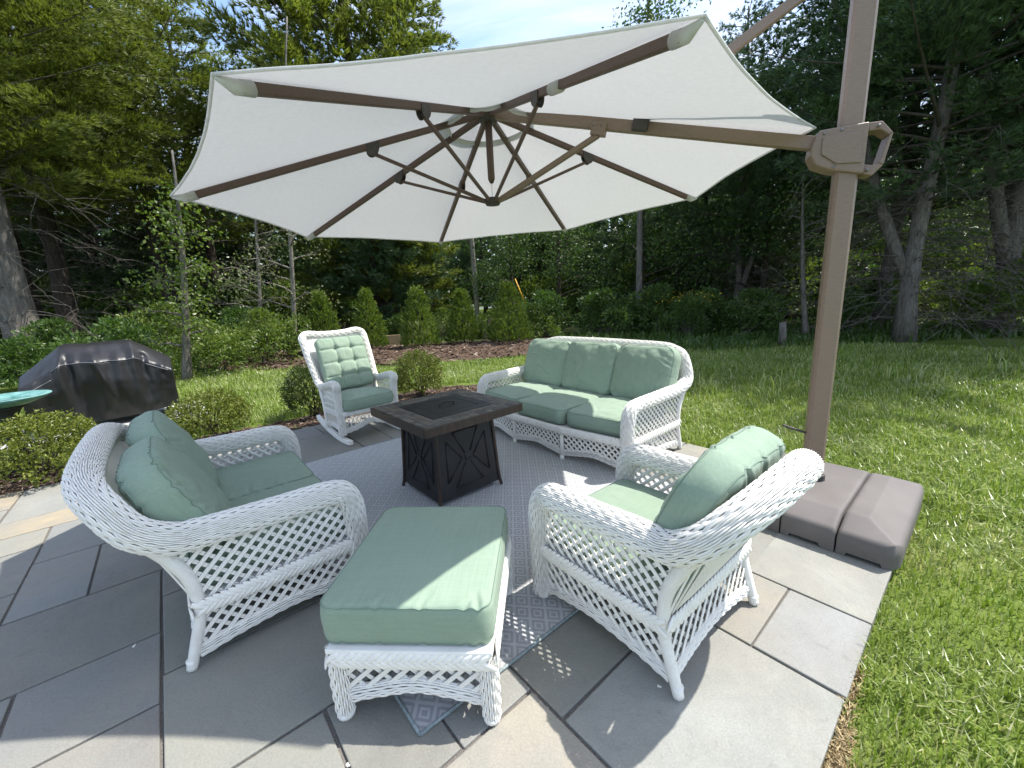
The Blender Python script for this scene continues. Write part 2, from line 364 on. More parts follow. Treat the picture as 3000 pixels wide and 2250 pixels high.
def leafmat(name, stops, trans=.35, rough=.5, spec=.35, posvar=.25, tint=None, pale=None):
    m = bpy.data.materials.new(name); m.use_nodes = True; b = P_(m)
    c = ramp(m, island(m), stops)
    c = mixc(m, posvar*2, c, ramp(m, noise(m, worldpos(m), .9, 3), [(.3, (.6, .62, .6)), (.7, (1.35, 1.3, 1.15))]), 'MULTIPLY')
    if pale: c = mixc(m, math_(m, 'MULTIPLY', ramp(m, noise(m, worldpos(m), pale[1], 4, .6, .6), [(.5, (0, 0, 0)), (.72, (1, 1, 1))]), .55), c, pale[0])
    L(m, c, b.inputs['Base Color']); b.inputs['Roughness'].default_value = rough; b.inputs['Specular IOR Level'].default_value = spec
    t = N(m, 'ShaderNodeBsdfTranslucent'); mx = N(m, 'ShaderNodeMixShader'); mx.inputs[0].default_value = trans
    ct = mixc(m, 1, c, tint or (1.25, 1.35, .6), 'MULTIPLY'); L(m, ct, t.inputs['Color'])
    L(m, b.outputs[0], mx.inputs[1]); L(m, t.outputs[0], mx.inputs[2]); L(m, mx.outputs[0], m.node_tree.nodes['Material Output'].inputs['Surface'])
    M[name] = m; return m
leafmat('grass_blade', [(0, (.12, .18, .026)), (.4, (.19, .27, .045)), (.72, (.26, .34, .085)), (.88, (.36, .40, .18)), (1, (.50, .48, .31))], .3, .36, .5, .18, None, ((.40, .42, .24), 1.3))
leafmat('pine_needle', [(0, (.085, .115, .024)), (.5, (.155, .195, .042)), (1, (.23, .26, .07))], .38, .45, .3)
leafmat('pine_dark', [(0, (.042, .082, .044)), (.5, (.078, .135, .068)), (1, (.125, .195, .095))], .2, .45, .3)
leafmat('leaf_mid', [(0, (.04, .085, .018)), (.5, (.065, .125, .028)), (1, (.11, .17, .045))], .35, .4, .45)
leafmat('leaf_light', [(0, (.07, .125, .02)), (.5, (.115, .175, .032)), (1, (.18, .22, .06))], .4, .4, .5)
leafmat('leaf_pale', [(0, (.09, .12, .05)), (.5, (.15, .18, .085)), (1, (.24, .26, .14))], .4, .35, .6)
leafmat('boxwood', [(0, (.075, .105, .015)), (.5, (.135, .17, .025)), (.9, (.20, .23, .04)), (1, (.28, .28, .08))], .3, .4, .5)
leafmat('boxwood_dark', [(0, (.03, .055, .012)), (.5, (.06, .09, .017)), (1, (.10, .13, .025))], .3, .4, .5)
leafmat('arborvitae', [(0, (.07, .115, .02)), (.5, (.12, .18, .03)), (1, (.19, .24, .05))], .3, .5, .3)
leafmat('goldenrod', [(0, (.35, .25, .02)), (.5, (.5, .36, .03)), (1, (.6, .45, .06))], .2, .6, .2)
leafmat('reed_pale', [(0, (.22, .25, .10)), (.5, (.33, .32, .15)), (1, (.42, .36, .2))], .3, .5, .3)
def bark(name, a, b, sc_=(9, 9, 1.6)):
    m = M[name] = mat(name, a, .9, .15); v = coords(m, 'Object', sc_); n = noise(m, v, 2.2, 6, .7, .8)
    setc(m, ramp(m, n, [(.3, a), (.68, b)])); setn(m, bump(m, n, .05, .9)); return m
bark('bark_grey', (.07, .063, .055), (.25, .232, .205)); bark('bark_dark', (.022, .018, .014), (.085, .07, .056)); bark('bark_pale', (.10, .09, .075), (.30, .28, .24))
bark('pole_wood', (.30, .27, .23), (.48, .45, .39)); bark('plank_wood', (.38, .29, .15), (.58, .47, .28), (2, 14, 14)); bark('dead_twig', (.075, .065, .056), (.21, .19, .165))
m = M['yellow'] = mat('yellow_guard', (.62, .36, .02), .5, .4); m = M['wire'] = mat('wire', (.05, .05, .05), .5, .4)
# ------------------------------------------------------------------ ground, patio, beds
PSI = radians(39.94); CA, SA = cos(PSI), sin(PSI)
def ab(a, b): return (a*CA-b*SA, a*SA+b*CA)
def to_ab(x, y): return (x*CA+y*SA, -x*SA+y*CA)
rng = random.Random(7); nr = np.random.default_rng(11)

def sheet_grid(x0, x1, y0, y1, step, zf):
    nx, ny = int((x1-x0)/step)+1, int((y1-y0)/step)+1
    X, Y = np.meshgrid(np.linspace(x0, x1, nx), np.linspace(y0, y1, ny)); Z = zf(X, Y)
    mb = MB(); i = np.arange(nx-1)[None, :]; j = np.arange(ny-1)[:, None]*nx
    mb.add(np.stack([X, Y, Z], -1), quads=np.stack([j+i, j+i+1, j+nx+i+1, j+nx+i], -1).reshape(-1, 4)); return mb
mb = MB(); G = 900; mb.add([(-G, -G, -.075), (G, -G, -.075), (G, G, -.075), (-G, G, -.075)], quads=[(0, 1, 2, 3)])
g_ = build('ground', mb, M['soil'], kind='structure', smooth=False)
def lawn_z(X, Y):
    z = -.035+.012*vnoise(np.stack([X*.8, Y*.8, X*0], -1))
    a = X*CA+Y*SA; b = -X*SA+Y*CA
    inside = (a < 3.46) & (b > .05) & (b < 5.05)
    return np.where(inside, -.06, z)
build('lawn', sheet_grid(-11, 16, -5, 12.5, .12, lawn_z), M['lawn'], kind='structure')
# road and verge glimpsed far behind the trees
mb = MB(); mb.add([(-120, 58, -.03), (120, 62, -.03), (120, 69, -.03), (-120, 65, -.03)], quads=[(0, 1, 2, 3)]); build('road', mb, M['asphalt'], kind='structure')
mb = MB(); mb.add([(-120, 30, -.05), (120, 30, -.05), (120, 62, -.05), (-120, 58, -.05)], quads=[(0, 1, 2, 3)]); build('verge', mb, M['lawn'], kind='structure')

A0, A1, B0, B1 = -3.5, 3.36, .15, 4.96
KNOWN = [  # a0,a1,b0,b1,tone
 (-1.55, -.235, 2.168, 2.745, 'brown'), (-.65, -.235, 1.743, 2.168, 'blue'), (-1.4, -.65, 1.743, 2.168, 'blue'), (-1.0, -.235, 1.313, 1.743, 'brown'),
 (-.797, -.515, 2.745, 3.34, 'blue'), (-.515, .12, 2.745, 3.34, 'brown'), (-.797, -.1, 3.34, 3.9, 'blue'),
 (-1.6, -.797, 2.745, 3.045, 'brown'), (-1.6, -.797, 3.045, 3.6, 'blue'), (-1.6, -.797, 3.6, 3.9, 'cream'), (-1.9, -.25, 3.9, 4.2, 'tan'),
 (-1.09, -.30, 4.2, 4.96, 'pale'), (-1.9, -1.09, 4.2, 4.52, 'pale'), (-1.9, -1.09, 4.52, 4.96, 'tan'), (-.30, .35, 4.2, 4.96, 'blue'),
 (-.235, .47, 1.313, 1.881, 'green'), (-.235, .35, 1.881, 2.46, 'green'), (-.235, .35, 2.46, 2.745, 'brown'),
 (-.75, .19, .75, 1.313, 'green'), (.19, .472, .883, 1.313, 'brown'), (.472, .761, .883, 1.45, 'blue'), (.19, .761, .15, .883, 'cream'), (-.4, .19, .15, .75, 'green'),
 (.761, 1.49, .15, .737, 'pale'), (.761, 1.49, .737, 1.45, 'green'), (1.49, 1.935, .15, .44, 'cool'), (1.49, 1.935, .44, 1.15, 'cream'), (1.935, 2.85, .15, .62, 'pale'),
 (.30, 1.12, 4.518, 4.96, 'blue'), (1.12, 1.95, 4.518, 4.96, 'brown'), (.42, 1.275, 3.75, 4.518, 'brown'), (1.275, 1.578, 3.75, 4.518, 'brown'), (1.578, 2.3, 3.75, 4.518, 'blue'),
 (2.85, 3.36, 1.05, 1.63, 'cream'), (2.85, 3.36, 1.63, 2.2, 'pale')]
TONE = {'blue': (.224, .232, .219), 'green': (.224, .228, .199), 'brown': (.207, .199, .178), 'tan': (.40, .32, .205), 'pale': (.305, .305, .275), 'cream': (.31, .29, .235), 'cool': (.285, .298, .298)}
CELL = .05; na, nb = int(round((A1-A0)/CELL)), int(round((B1-B0)/CELL)); occ = np.zeros((na, nb), bool)
for a0, a1, b0, b1, t in KNOWN:
    i0, i1, j0, j1 = [int(round(x)) for x in ((a0-A0)/CELL, (a1-A0)/CELL, (b0-B0)/CELL, (b1-B0)/CELL)]
    occ[max(i0, 0):i1, max(j0, 0):j1] = True
slabs = list(KNOWN)
for i in range(na):
    for j in range(nb):
        if occ[i, j]: continue
        wi = rng.choice([8, 10, 12, 16, 18]); hj = rng.choice([8, 10, 12, 14])
        i1 = i
        while i1 < na and i1-i < wi and not occ[i1, j]: i1 += 1
        j1 = j
        while j1 < nb and j1-j < hj and not occ[i:i1, j1].any(): j1 += 1
        if na-i1 < 5 and not occ[i1:, j:j1].any(): i1 = na
        if nb-j1 < 5 and not occ[i:i1, j1:].any(): j1 = nb
        occ[i:i1, j:j1] = True
        slabs.append((A0+i*CELL, A0+i1*CELL, B0+j*CELL, B0+j1*CELL, rng.choice(['blue', 'green', 'brown', 'blue', 'pale', 'green'])))
mb = MB(); prism(mb, [ab(A0-.3, B0+.01), ab(A1-.01, B0+.01), ab(A1-.01, B1-.01), ab(A0-.3, B1-.01)], -.07, -.011)
patio = build('patio', mb, M['joint'], kind='structure', smooth=False)
for a0, a1, b0, b1, t in slabs:
    if a1-a0 < .04 or b1-b0 < .04: continue
    j = .0054; jit = lambda: rng.uniform(-.003, .003)
    P = [ab(a0+j+jit(), b0+j+jit()), ab(a1-j+jit(), b0+j+jit()), ab(a1-j+jit(), b1-j+jit()), ab(a0+j+jit(), b1-j+jit())]
    cx, cy_ = sum(p[0] for p in P)/4, sum(p[1] for p in P)/4
    mb = MB(); prism(mb, [(p[0]-cx, p[1]-cy_) for p in P], -.035, rng.uniform(-.0022, .001))
    o = build('flagstone', mb, M['stone'], patio, smooth=False, bevel=.004, seg=2); o.location = (cx, cy_, 0)
    k = rng.uniform(.9, 1.1); c = TONE[t]; o.color = (c[0]*k*rng.uniform(.97, 1.03), c[1]*k, c[2]*k*rng.uniform(.97, 1.03), 1)

# mulch bed along the patio and red mulch bed at the arborvitae
def bed(name, poly, step, zf, mt):
    xs = [p[0] for p in poly]; ys = [p[1] for p in poly]
    X, Y = np.meshgrid(np.arange(min(xs), max(xs)+step, step), np.arange(min(ys), max(ys)+step, step))
    ins = np.zeros(X.shape, bool); n = len(poly)
    for i in range(n):
        x1, y1 = poly[i]; x2, y2 = poly[(i+1) % n]
        c = ((y1 > Y) != (y2 > Y)) & (X < (x2-x1)*(Y-y1)/((y2-y1) if y2 != y1 else 1e-9)+x1); ins ^= c
    Z = zf(X, Y); ny, nx = X.shape; idx = np.arange(nx*ny).reshape(ny, nx)
    ok = ins[:-1, :-1] & ins[1:, :-1] & ins[:-1, 1:] & ins[1:, 1:]
    Q = np.stack([idx[:-1, :-1], idx[:-1, 1:], idx[1:, 1:], idx[1:, :-1]], -1)[ok]
    mb = MB(); mb.add(np.stack([X, Y, Z], -1), quads=Q); return build(name, mb, mt, kind='structure'), X[ins], Y[ins]
bp = [ab(-3.6, 4.965), ab(3.365, 4.965), ab(3.365, 4.1), ab(3.75, 4.0), ab(3.9, 5.2), ab(3.1, 5.85), ab(1.9, 5.75), ab(1.0, 5.55), ab(0, 5.6), ab(-1.2, 5.75), ab(-3.6, 5.8)]
b1_, bx_, by_ = bed('mulch_bed', bp, .04, lambda X, Y: -.02+.014*fbm(np.stack([X*7, Y*7, X*0], -1), 3), M['mulch'])
rp = [(-8.2, 10.2), (-6.4, 9.3), (-4.2, 9.0), (-2.0, 9.0), (.2, 9.2), (1.3, 10.0), (1.6, 11.4), (.6, 12.6), (-2.0, 13.2), (-5.5, 13.0), (-8.2, 12.4)]
b2_, rx_, ry_ = bed('arborvitae_bed', rp, .08, lambda X, Y: .0+.12*np.exp(-((Y-11.3)/1.3)**2)+.03*fbm(np.stack([X*3, Y*3, X*0], -1), 3), M['redmulch'])
# loose bark chips on the beds
def chips(name, X, Y, n, zf, s0, s1, mt):
    k = nr.integers(0, len(X), n); x = X[k]+nr.uniform(-.04, .04, n); y = Y[k]+nr.uniform(-.04, .04, n); z = zf(x, y)+.006
    a = nr.uniform(0, 2*pi, n); ln = nr.uniform(s0, s1, n); wd = ln*nr.uniform(.18, .4, n); t = nr.uniform(-.5, .5, n)
    d = np.stack([np.cos(a)*np.cos(t), np.sin(a)*np.cos(t), np.sin(t)], -1); s = np.stack([-np.sin(a), np.cos(a), nr.uniform(-.4, .4, n)], -1)
    P = np.stack([x, y, z], -1); h = np.array([0, 0, .004])
    V = np.stack([P-d*ln[:, None]/2-s*wd[:, None]/2, P+d*ln[:, None]/2-s*wd[:, None]/2, P+d*ln[:, None]/2+s*wd[:, None]/2, P-d*ln[:, None]/2+s*wd[:, None]/2, P+h], 1)
    q = np.arange(n)[:, None]*5; T = np.concatenate([q+np.array([i, (i+1) % 4, 4]) for i in range(4)])
    mb = MB(); mb.add(V, tris=T); o = build(name, mb, mt, smooth=False, kind='stuff'); return o
o = chips('bark_mulch', bx_, by_, 5200, lambda x, y: -.02+.014*fbm(np.stack([x*7, y*7, x*0], -1), 3), .02, .06, M['chip'])
tag(o, 'loose brown bark chips covering the bed at the patio edge', 'mulch')
o = chips('bark_litter', rx_, ry_, 3500, lambda x, y: .0+.12*np.exp(-((y-11.3)/1.3)**2)+.03*fbm(np.stack([x*3, y*3, x*0], -1), 3), .05, .16, M['chip'])
tag(o, 'reddish bark litter under the row of young arborvitae', 'mulch')

# rug (9 x 7 ft) laid square with the flags
rug_m = Matrix.Translation((-.345, 1.024, 0)) @ Matrix.Rotation(PSI, 4, 'Z')
RW, RL = 2.13, 2.745
mb = MB(); nx, ny = 60, 80; X, Y = np.meshgrid(np.linspace(0, RW, nx), np.linspace(0, RL, ny))
Z = .0075+.0016*vnoise(np.stack([X*3, Y*3, X*0], -1))
i = np.arange(nx-1)[None, :]; j = np.arange(ny-1)[:, None]*nx
mb.add(np.stack([X, Y, Z], -1), quads=np.stack([j+i, j+i+1, j+nx+i+1, j+nx+i], -1).reshape(-1, 4))
rug = empty('area_rug', 'pale blue grey outdoor rug printed with nested diamonds under the furniture', 'rug', rug_m)
build('woven_field', mb, M['rug'], rug)
for s, (p, q) in enumerate((((0, 0), (RW, 0)), ((RW, 0), (RW, RL)), ((RW, RL), (0, RL)), ((0, RL), (0, 0)))):
    mb = MB(); tube(mb, resample(np.array([(p[0], p[1], .0065), (q[0], q[1], .0065)]), .1)[0], .0062, 8); build('binding', mb, M['rugedge'], rug)
# ------------------------------------------------------------------ wicker building blocks
def woven(mb, path, rx, ry=None, pitch=.0070, stake=.031, seg=.0085, n0=None, amp=.0033, wf=.80, th=.0026, scal=.07, core=True, a0=0., a1=2*pi, dense=True):
    """strands running along the path, over and under the stakes"""
    Pp, s = resample(catmull(path, 14) if dense else np.asarray(path, float), seg); S = len(Pp); T, Nn, Bb = frames(Pp, n0)
    rx = np.interp(np.linspace(0, 1, S), np.linspace(0, 1, len(np.atleast_1d(rx))), np.atleast_1d(rx)) if np.ndim(rx) else np.full(S, rx)
    ry = rx if ry is None else (np.interp(np.linspace(0, 1, S), np.linspace(0, 1, len(ry)), ry) if np.ndim(ry) else np.full(S, ry))
    circ = pi*(3*(rx.max()+ry.max())-sqrt((3*rx.max()+ry.max())*(rx.max()+3*ry.max())))
    n = max(8, int(circ/pitch/4)*4)
    ph = a0+(a1-a0)*np.arange(n)/n; par = ((np.arange(n)//2) % 2)*pi
    bul = 1+scal*(np.abs(np.sin(pi*s/stake))**.7-.5)
    off = amp*np.cos(pi*s[None, :]/stake+par[:, None])                                   # n,S
    RXs = rx[None, :]*bul[None, :]+off; RYs = ry[None, :]*bul[None, :]+off
    c, d = np.cos(ph)[:, None, None], np.sin(ph)[:, None, None]
    C = Pp[None]+Nn[None]*c*RXs[..., None]+Bb[None]*d*RYs[..., None]
    out = nrm(Nn[None]*c*ry[None, :, None]+Bb[None]*d*rx[None, :, None]); tg = nrm(np.cross(np.broadcast_to(T[None], out.shape), out))
    hw = .5*circ/n*wf*np.minimum(1, (rx+ry)/(rx.max()+ry.max()))[None, :, None]
    V = np.stack([C-tg*hw-out*th*.6, C-tg*hw*.5+out*th, C+tg*hw*.5+out*th, C+tg*hw-out*th*.6], 2)   # n,S,4,3
    k = (np.arange(n)[:, None, None]*S+np.arange(S-1)[None, :, None])*4+np.arange(3)[None, None, :]
    mb.add(V, quads=np.stack([k, k+4, k+5, k+1], -1).reshape(-1, 4))
    if core:  # hidden inner tube, added to stop light leaking through the weave
        sk = max(1, int(.03/seg)); Pc = Pp[::sk]; a = np.arange(10)*2*pi/10
        if len(Pc) > 2:
            r1, r2 = rx[::sk]*.60, ry[::sk]*.60
            Vc = Pc[:, None]+Nn[::sk][:, None]*np.cos(a)[None, :, None]*r1[:, None, None]+Bb[::sk][:, None]*np.sin(a)[None, :, None]*r2[:, None, None]
            kk = np.arange(len(Pc)-1)[:, None]*10; j = np.arange(10)[None]; j2 = (j+1) % 10
            mb.add(Vc, quads=np.stack([kk+j, kk+j2, kk+10+j2, kk+10+j], -1).reshape(-1, 4), polys=[list(range(10))[::-1], [(len(Pc)-1)*10+i for i in range(10)]])

def braid(mb, path, nv, width=.060, step=.025, lift=.010):
    """herringbone plait: two rows of overlapping leaf-shaped strands"""
    Pp, s = resample(catmull(path, 10), step); nv = np.array(nv, float)
    T = nrm(np.gradient(Pp, axis=0)); S_ = nrm(np.cross(T, np.broadcast_to(nv, T.shape)))
    a = np.arange(6)*2*pi/6
    for row in (-1, 1):
        for i in range(len(Pp)):
            ctr = Pp[i]+S_[i]*row*width*.23+T[i]*(step*.5 if row > 0 else 0); d = nrm(T[i]*.80+S_[i]*row*.60); sd = np.cross(d, nv)
            ln = width*.52; V = []
            for t, r in ((-1, .15), (-.6, .75), (0, 1.), (.6, .8), (1, .2)):
                q = ctr+d*ln*t+nv*(lift*(1-.75*((t+1)/2))+.003)
                V += [q+sd*np.cos(x)*.0125*r+nv*np.sin(x)*.0060*r for x in a]
            k = np.arange(4)[:, None]*6; j = np.arange(6)[None]; j2 = (j+1) % 6
            mb.add(V, quads=np.stack([k+j, k+j2, k+6+j2, k+6+j], -1).reshape(-1, 4))
    # flat backing strip so that no light shows through
    mb2 = Pp; V = np.stack([Pp-S_*width*.42-nv*.002, Pp+S_*width*.42-nv*.002], 1); k = np.arange(len(Pp)-1)[:, None]*2
    mb.add(V, quads=np.concatenate([k, k+1, k+3, k+2], 1))

def _slat_mesh():
    mb = MB(); pr = [(-1, 0), (-.8, .55), (-.5, .8), (-.2, .55), (0, .25), (.2, .55), (.5, .8), (.8, .55), (1, 0), (0, -.35)]
    n = len(pr); V = [(x, y, 0) for x, y in pr]+[(x, y, 1) for x, y in pr]
    mb.add(V, quads=[(i, (i+1) % n, n+(i+1) % n, n+i) for i in range(n)], polys=[list(range(n))[::-1], [n+i for i in range(n)]])
    return mb.mesh('slat')
SLAT = _slat_mesh(); SLAT.materials.append(M['wicker'])
def _reed_mesh():
    mb = MB(); a = np.arange(7)*2*pi/7; V = [(cos(x), sin(x), 0) for x in a]+[(cos(x), sin(x), 1) for x in a]
    mb.add(V, quads=[(i, (i+1) % 7, 7+(i+1) % 7, 7+i) for i in range(7)]); return mb.mesh('reed')
REED = _reed_mesh(); REED.materials.append(M['wicker'])
def rod(name, mesh, a, b, nv, hw, hh, parent):
    a = Vector(a); b = Vector(b); z = (b-a); ln = z.length
    if ln < .008: return None
    z.normalize(); y = Vector(nv); y = (y-z*y.dot(z)).normalized(); x = y.cross(z)
    o = bpy.data.objects.new(name, mesh); COL.objects.link(o); o.parent = parent
    o.matrix_local = Matrix(((x.x*hw, y.x*hh, z.x*ln, a.x), (x.y*hw, y.y*hh, z.y*ln, a.y), (x.z*hw, y.z*hh, z.z*ln, a.z), (0, 0, 0, 1)))
    return o
def clip_line(poly, p, d):
    """segments of the line p + t d inside a polygon"""
    ts = []; n = len(poly)
    for i in range(n):
        x1, y1 = poly[i]; x2, y2 = poly[(i+1) % n]; ex, ey = x2-x1, y2-y1
        den = d[0]*ey-d[1]*ex
        if abs(den) < 1e-12: continue
        t = ((x1-p[0])*ey-(y1-p[1])*ex)/den; u = ((x1-p[0])*d[1]-(y1-p[1])*d[0])/den
        if 0 <= u < 1: ts.append(t)
    ts.sort(); return [(ts[i], ts[i+1]) for i in range(0, len(ts)-1, 2)]
def lattice(parent, poly, mapf, nv, sp=.034, ang=44, hw=.0086, hh=.0052, off=.0042, ang2=None):
    """crossing slats clipped to a panel outline; mapf takes panel (u,v) to local xyz"""
    cu = sum(p[0] for p in poly)/len(poly); cv = sum(p[1] for p in poly)/len(poly)
    R = max(math.hypot(p[0]-cu, p[1]-cv) for p in poly); nv = Vector(nv)
    for k, an in enumerate((ang, -(ang2 or ang))):
        d = (cos(radians(an)), sin(radians(an))); q = (-d[1], d[0]); n = int(R/sp)+1
        for i in range(-n, n+1):
            p = (cu+q[0]*(i+.5*k)*sp, cv+q[1]*(i+.5*k)*sp)
            for t0, t1 in clip_line(poly, p, d):
                if t1-t0 < .012: continue
                a = Vector(mapf(p[0]+d[0]*t0, p[1]+d[1]*t0)); b = Vector(mapf(p[0]+d[0]*t1, p[1]+d[1]*t1)); o3 = nv*(off if k == 0 else -off)
                rod('slat', SLAT, a+o3, b+o3, nv, hw, hh, parent)
def reeds(parent, pts_lo, pts_hi, r=.0052):
    for a, b in zip(pts_lo, pts_hi): rod('reed', REED, a, b, (0, 1, .01), r, r, parent)

# ------------------------------------------------------------------ cushions
def cushion(name, w, d, h, crown, r, mat4, label, seed=0, wr=.004, n=60, crown_b=None, tuft=None, group=None, gather=.005, puff=.012, droop=0., pinch=None, taper=0.):
    rs = np.random.default_rng(seed); so = rs.uniform(0, 90, 3); mb = MB()
    lin = np.sin(np.linspace(-pi/2, pi/2, n))*.35+np.linspace(-1, 1, n)*.65
    U, Vv = np.meshgrid(lin, lin)
    def plan(U, Vv, grow=0.):
        x = U*(w/2+grow); y = Vv*(d/2+grow); cx = np.clip(x, -(w/2-r), w/2-r); cy2 = np.clip(y, -(d/2-r), d/2-r)
        dx, dy = x-cx, y-cy2; m_ = np.maximum(np.abs(dx), np.abs(dy)); hy = np.hypot(dx, dy); k = np.where(hy > 1e-9, m_/np.maximum(hy, 1e-9), 1)
        x, y = cx+dx*k, cy2+dy*k
        if taper: x = x*(1-taper*(y/(d/2)*.5+.5))
        return x, y
    def cap(sign, cr):
        x, y = plan(U, Vv); e = np.minimum(w/2*(1-np.abs(U)), d/2*(1-np.abs(Vv)))                # distance from the seam
        z = cr*(1-np.abs(U)**2.6)**.75*(1-np.abs(Vv)**2.6)**.75
        z = z+wr*fbm(np.stack([x*9+so[0], y*9+so[1], x*0+sign*5], -1), 3)*np.clip(e/.03, 0, 1)
        z = z+wr*1.5*(np.abs(vnoise(np.stack([x*5+y*9+so[2], x*13-y*4, x*0+sign], -1)))-.4)*np.clip(e/.05, 0, 1)
        per = np.where(np.abs(U)*w > np.abs(Vv)*d+(w-d), y, x)
        z = z+gather*vnoise(np.stack([per*34+so[0], x*0+sign*3.3, x*0+so[1]], -1))*np.exp(-(e-.018)**2/.0009)*np.clip(e/.008, 0, 1)
        z = z-.006*np.exp(-e/.006)
        if pinch:
            for px, py, dx, dy, ln, dep in pinch:            # creases pulled in from the seam
                q = np.hypot(dx, dy); ux, uy = dx/q, dy/q; s = (x-px)*ux+(y-py)*uy; t = -(x-px)*uy+(y-py)*ux+.02*np.sin(s*16)
                dep = dep*.85; z = z-dep*np.exp(-(t/.010)**2)*np.clip(1-np.abs(s)/ln, 0, 1)+dep*.5*np.exp(-((np.abs(t)-.018)/.012)**2)*np.clip(1-np.abs(s)/ln, 0, 1)
        if tuft and sign > 0:
            gx, gy = tuft
            for bx in gx: z = z-.016*np.exp(-np.abs(x-bx)/.011)*np.clip(e/.02, 0, 1)
            for by in gy: z = z-.014*np.exp(-np.abs(y-by)/.010)*np.clip(e/.02, 0, 1)
            for bx in gx:
                for by in gy: z = z-.020*np.exp(-((x-bx)**2+(y-by)**2)/.0009)
        if droop: z = z-droop*(np.abs(Vv)**2)*0-droop*np.clip(Vv-.4, 0, 1)**2
        return np.stack([x, y, sign*(h/2+z)], -1)
    top = cap(1, crown); bot = cap(-1, crown if crown_b is None else crown_b)
    b0 = mb.add(top); i = np.arange(n-1)[None]; j = np.arange(n-1)[:, None]*n
    Q = np.stack([j+i, j+i+1, j+n+i+1, j+n+i], -1).reshape(-1, 4); mb.q.append(Q+b0)
    b1 = mb.add(bot); mb.q.append(Q[:, ::-1]+b1)
    loop = [k for k in range(n)]+[n*k+n-1 for k in range(1, n)]+[n*(n-1)+k for k in range(n-2, -1, -1)]+[n*k for k in range(n-2, 0, -1)]
    lp = np.array(loop); rows = [b0+lp]; K = 7
    tl, bl = top.reshape(-1, 3)[lp], bot.reshape(-1, 3)[lp]; cen = np.array([0, 0, 0.])
    gr = np.roll(tl, -1, 0)-np.roll(tl, 1, 0); on = nrm(np.stack([gr[:, 1], -gr[:, 0], gr[:, 0]*0], -1))
    for k in range(1, K):
        t = k/K; ring = tl*(1-t)+bl*t; bulge = puff*np.sin(pi*t)**.6+.0025*fbm(np.concatenate([ring[:, :2]*16, np.full((len(ring), 1), t*3+so[0])], 1), 2)
        ring = ring+on*bulge[:, None]
        rows.append(mb.add(ring)+np.arange(len(lp)))
    rows.append(b1+lp); Ln = len(lp)
    for k in range(K):
        A, B_ = rows[k], rows[k+1]; j2 = (np.arange(Ln)+1) % Ln
        mb.q.append(np.stack([A, B_, B_[j2], A[j2]], -1))
    o = build(name, mb, M['fabric']); o.matrix_world = mat4
    tag(o, label, 'cushion', group)
    # welt line: a thin cord sewn along the top and the bottom seam
    for s_, lpv in ((1, tl), (-1, bl)):
        m2 = MB(); P = np.vstack([lpv, lpv[:1]]); P = P+np.array([0, 0, .0015*s_]); tube(m2, P, .0022, 5, caps=False); build('seam_cord', m2, M['fseam'], o)
    return o
def upright(x, y, z, lean):        # local Y -> up (leaning back), local Z -> front (+y)
    s, c = sin(lean), cos(lean)
    return Matrix(((-1, 0, 0, x), (0, -s, c, y), (0, c, s, z), (0, 0, 0, 1)))
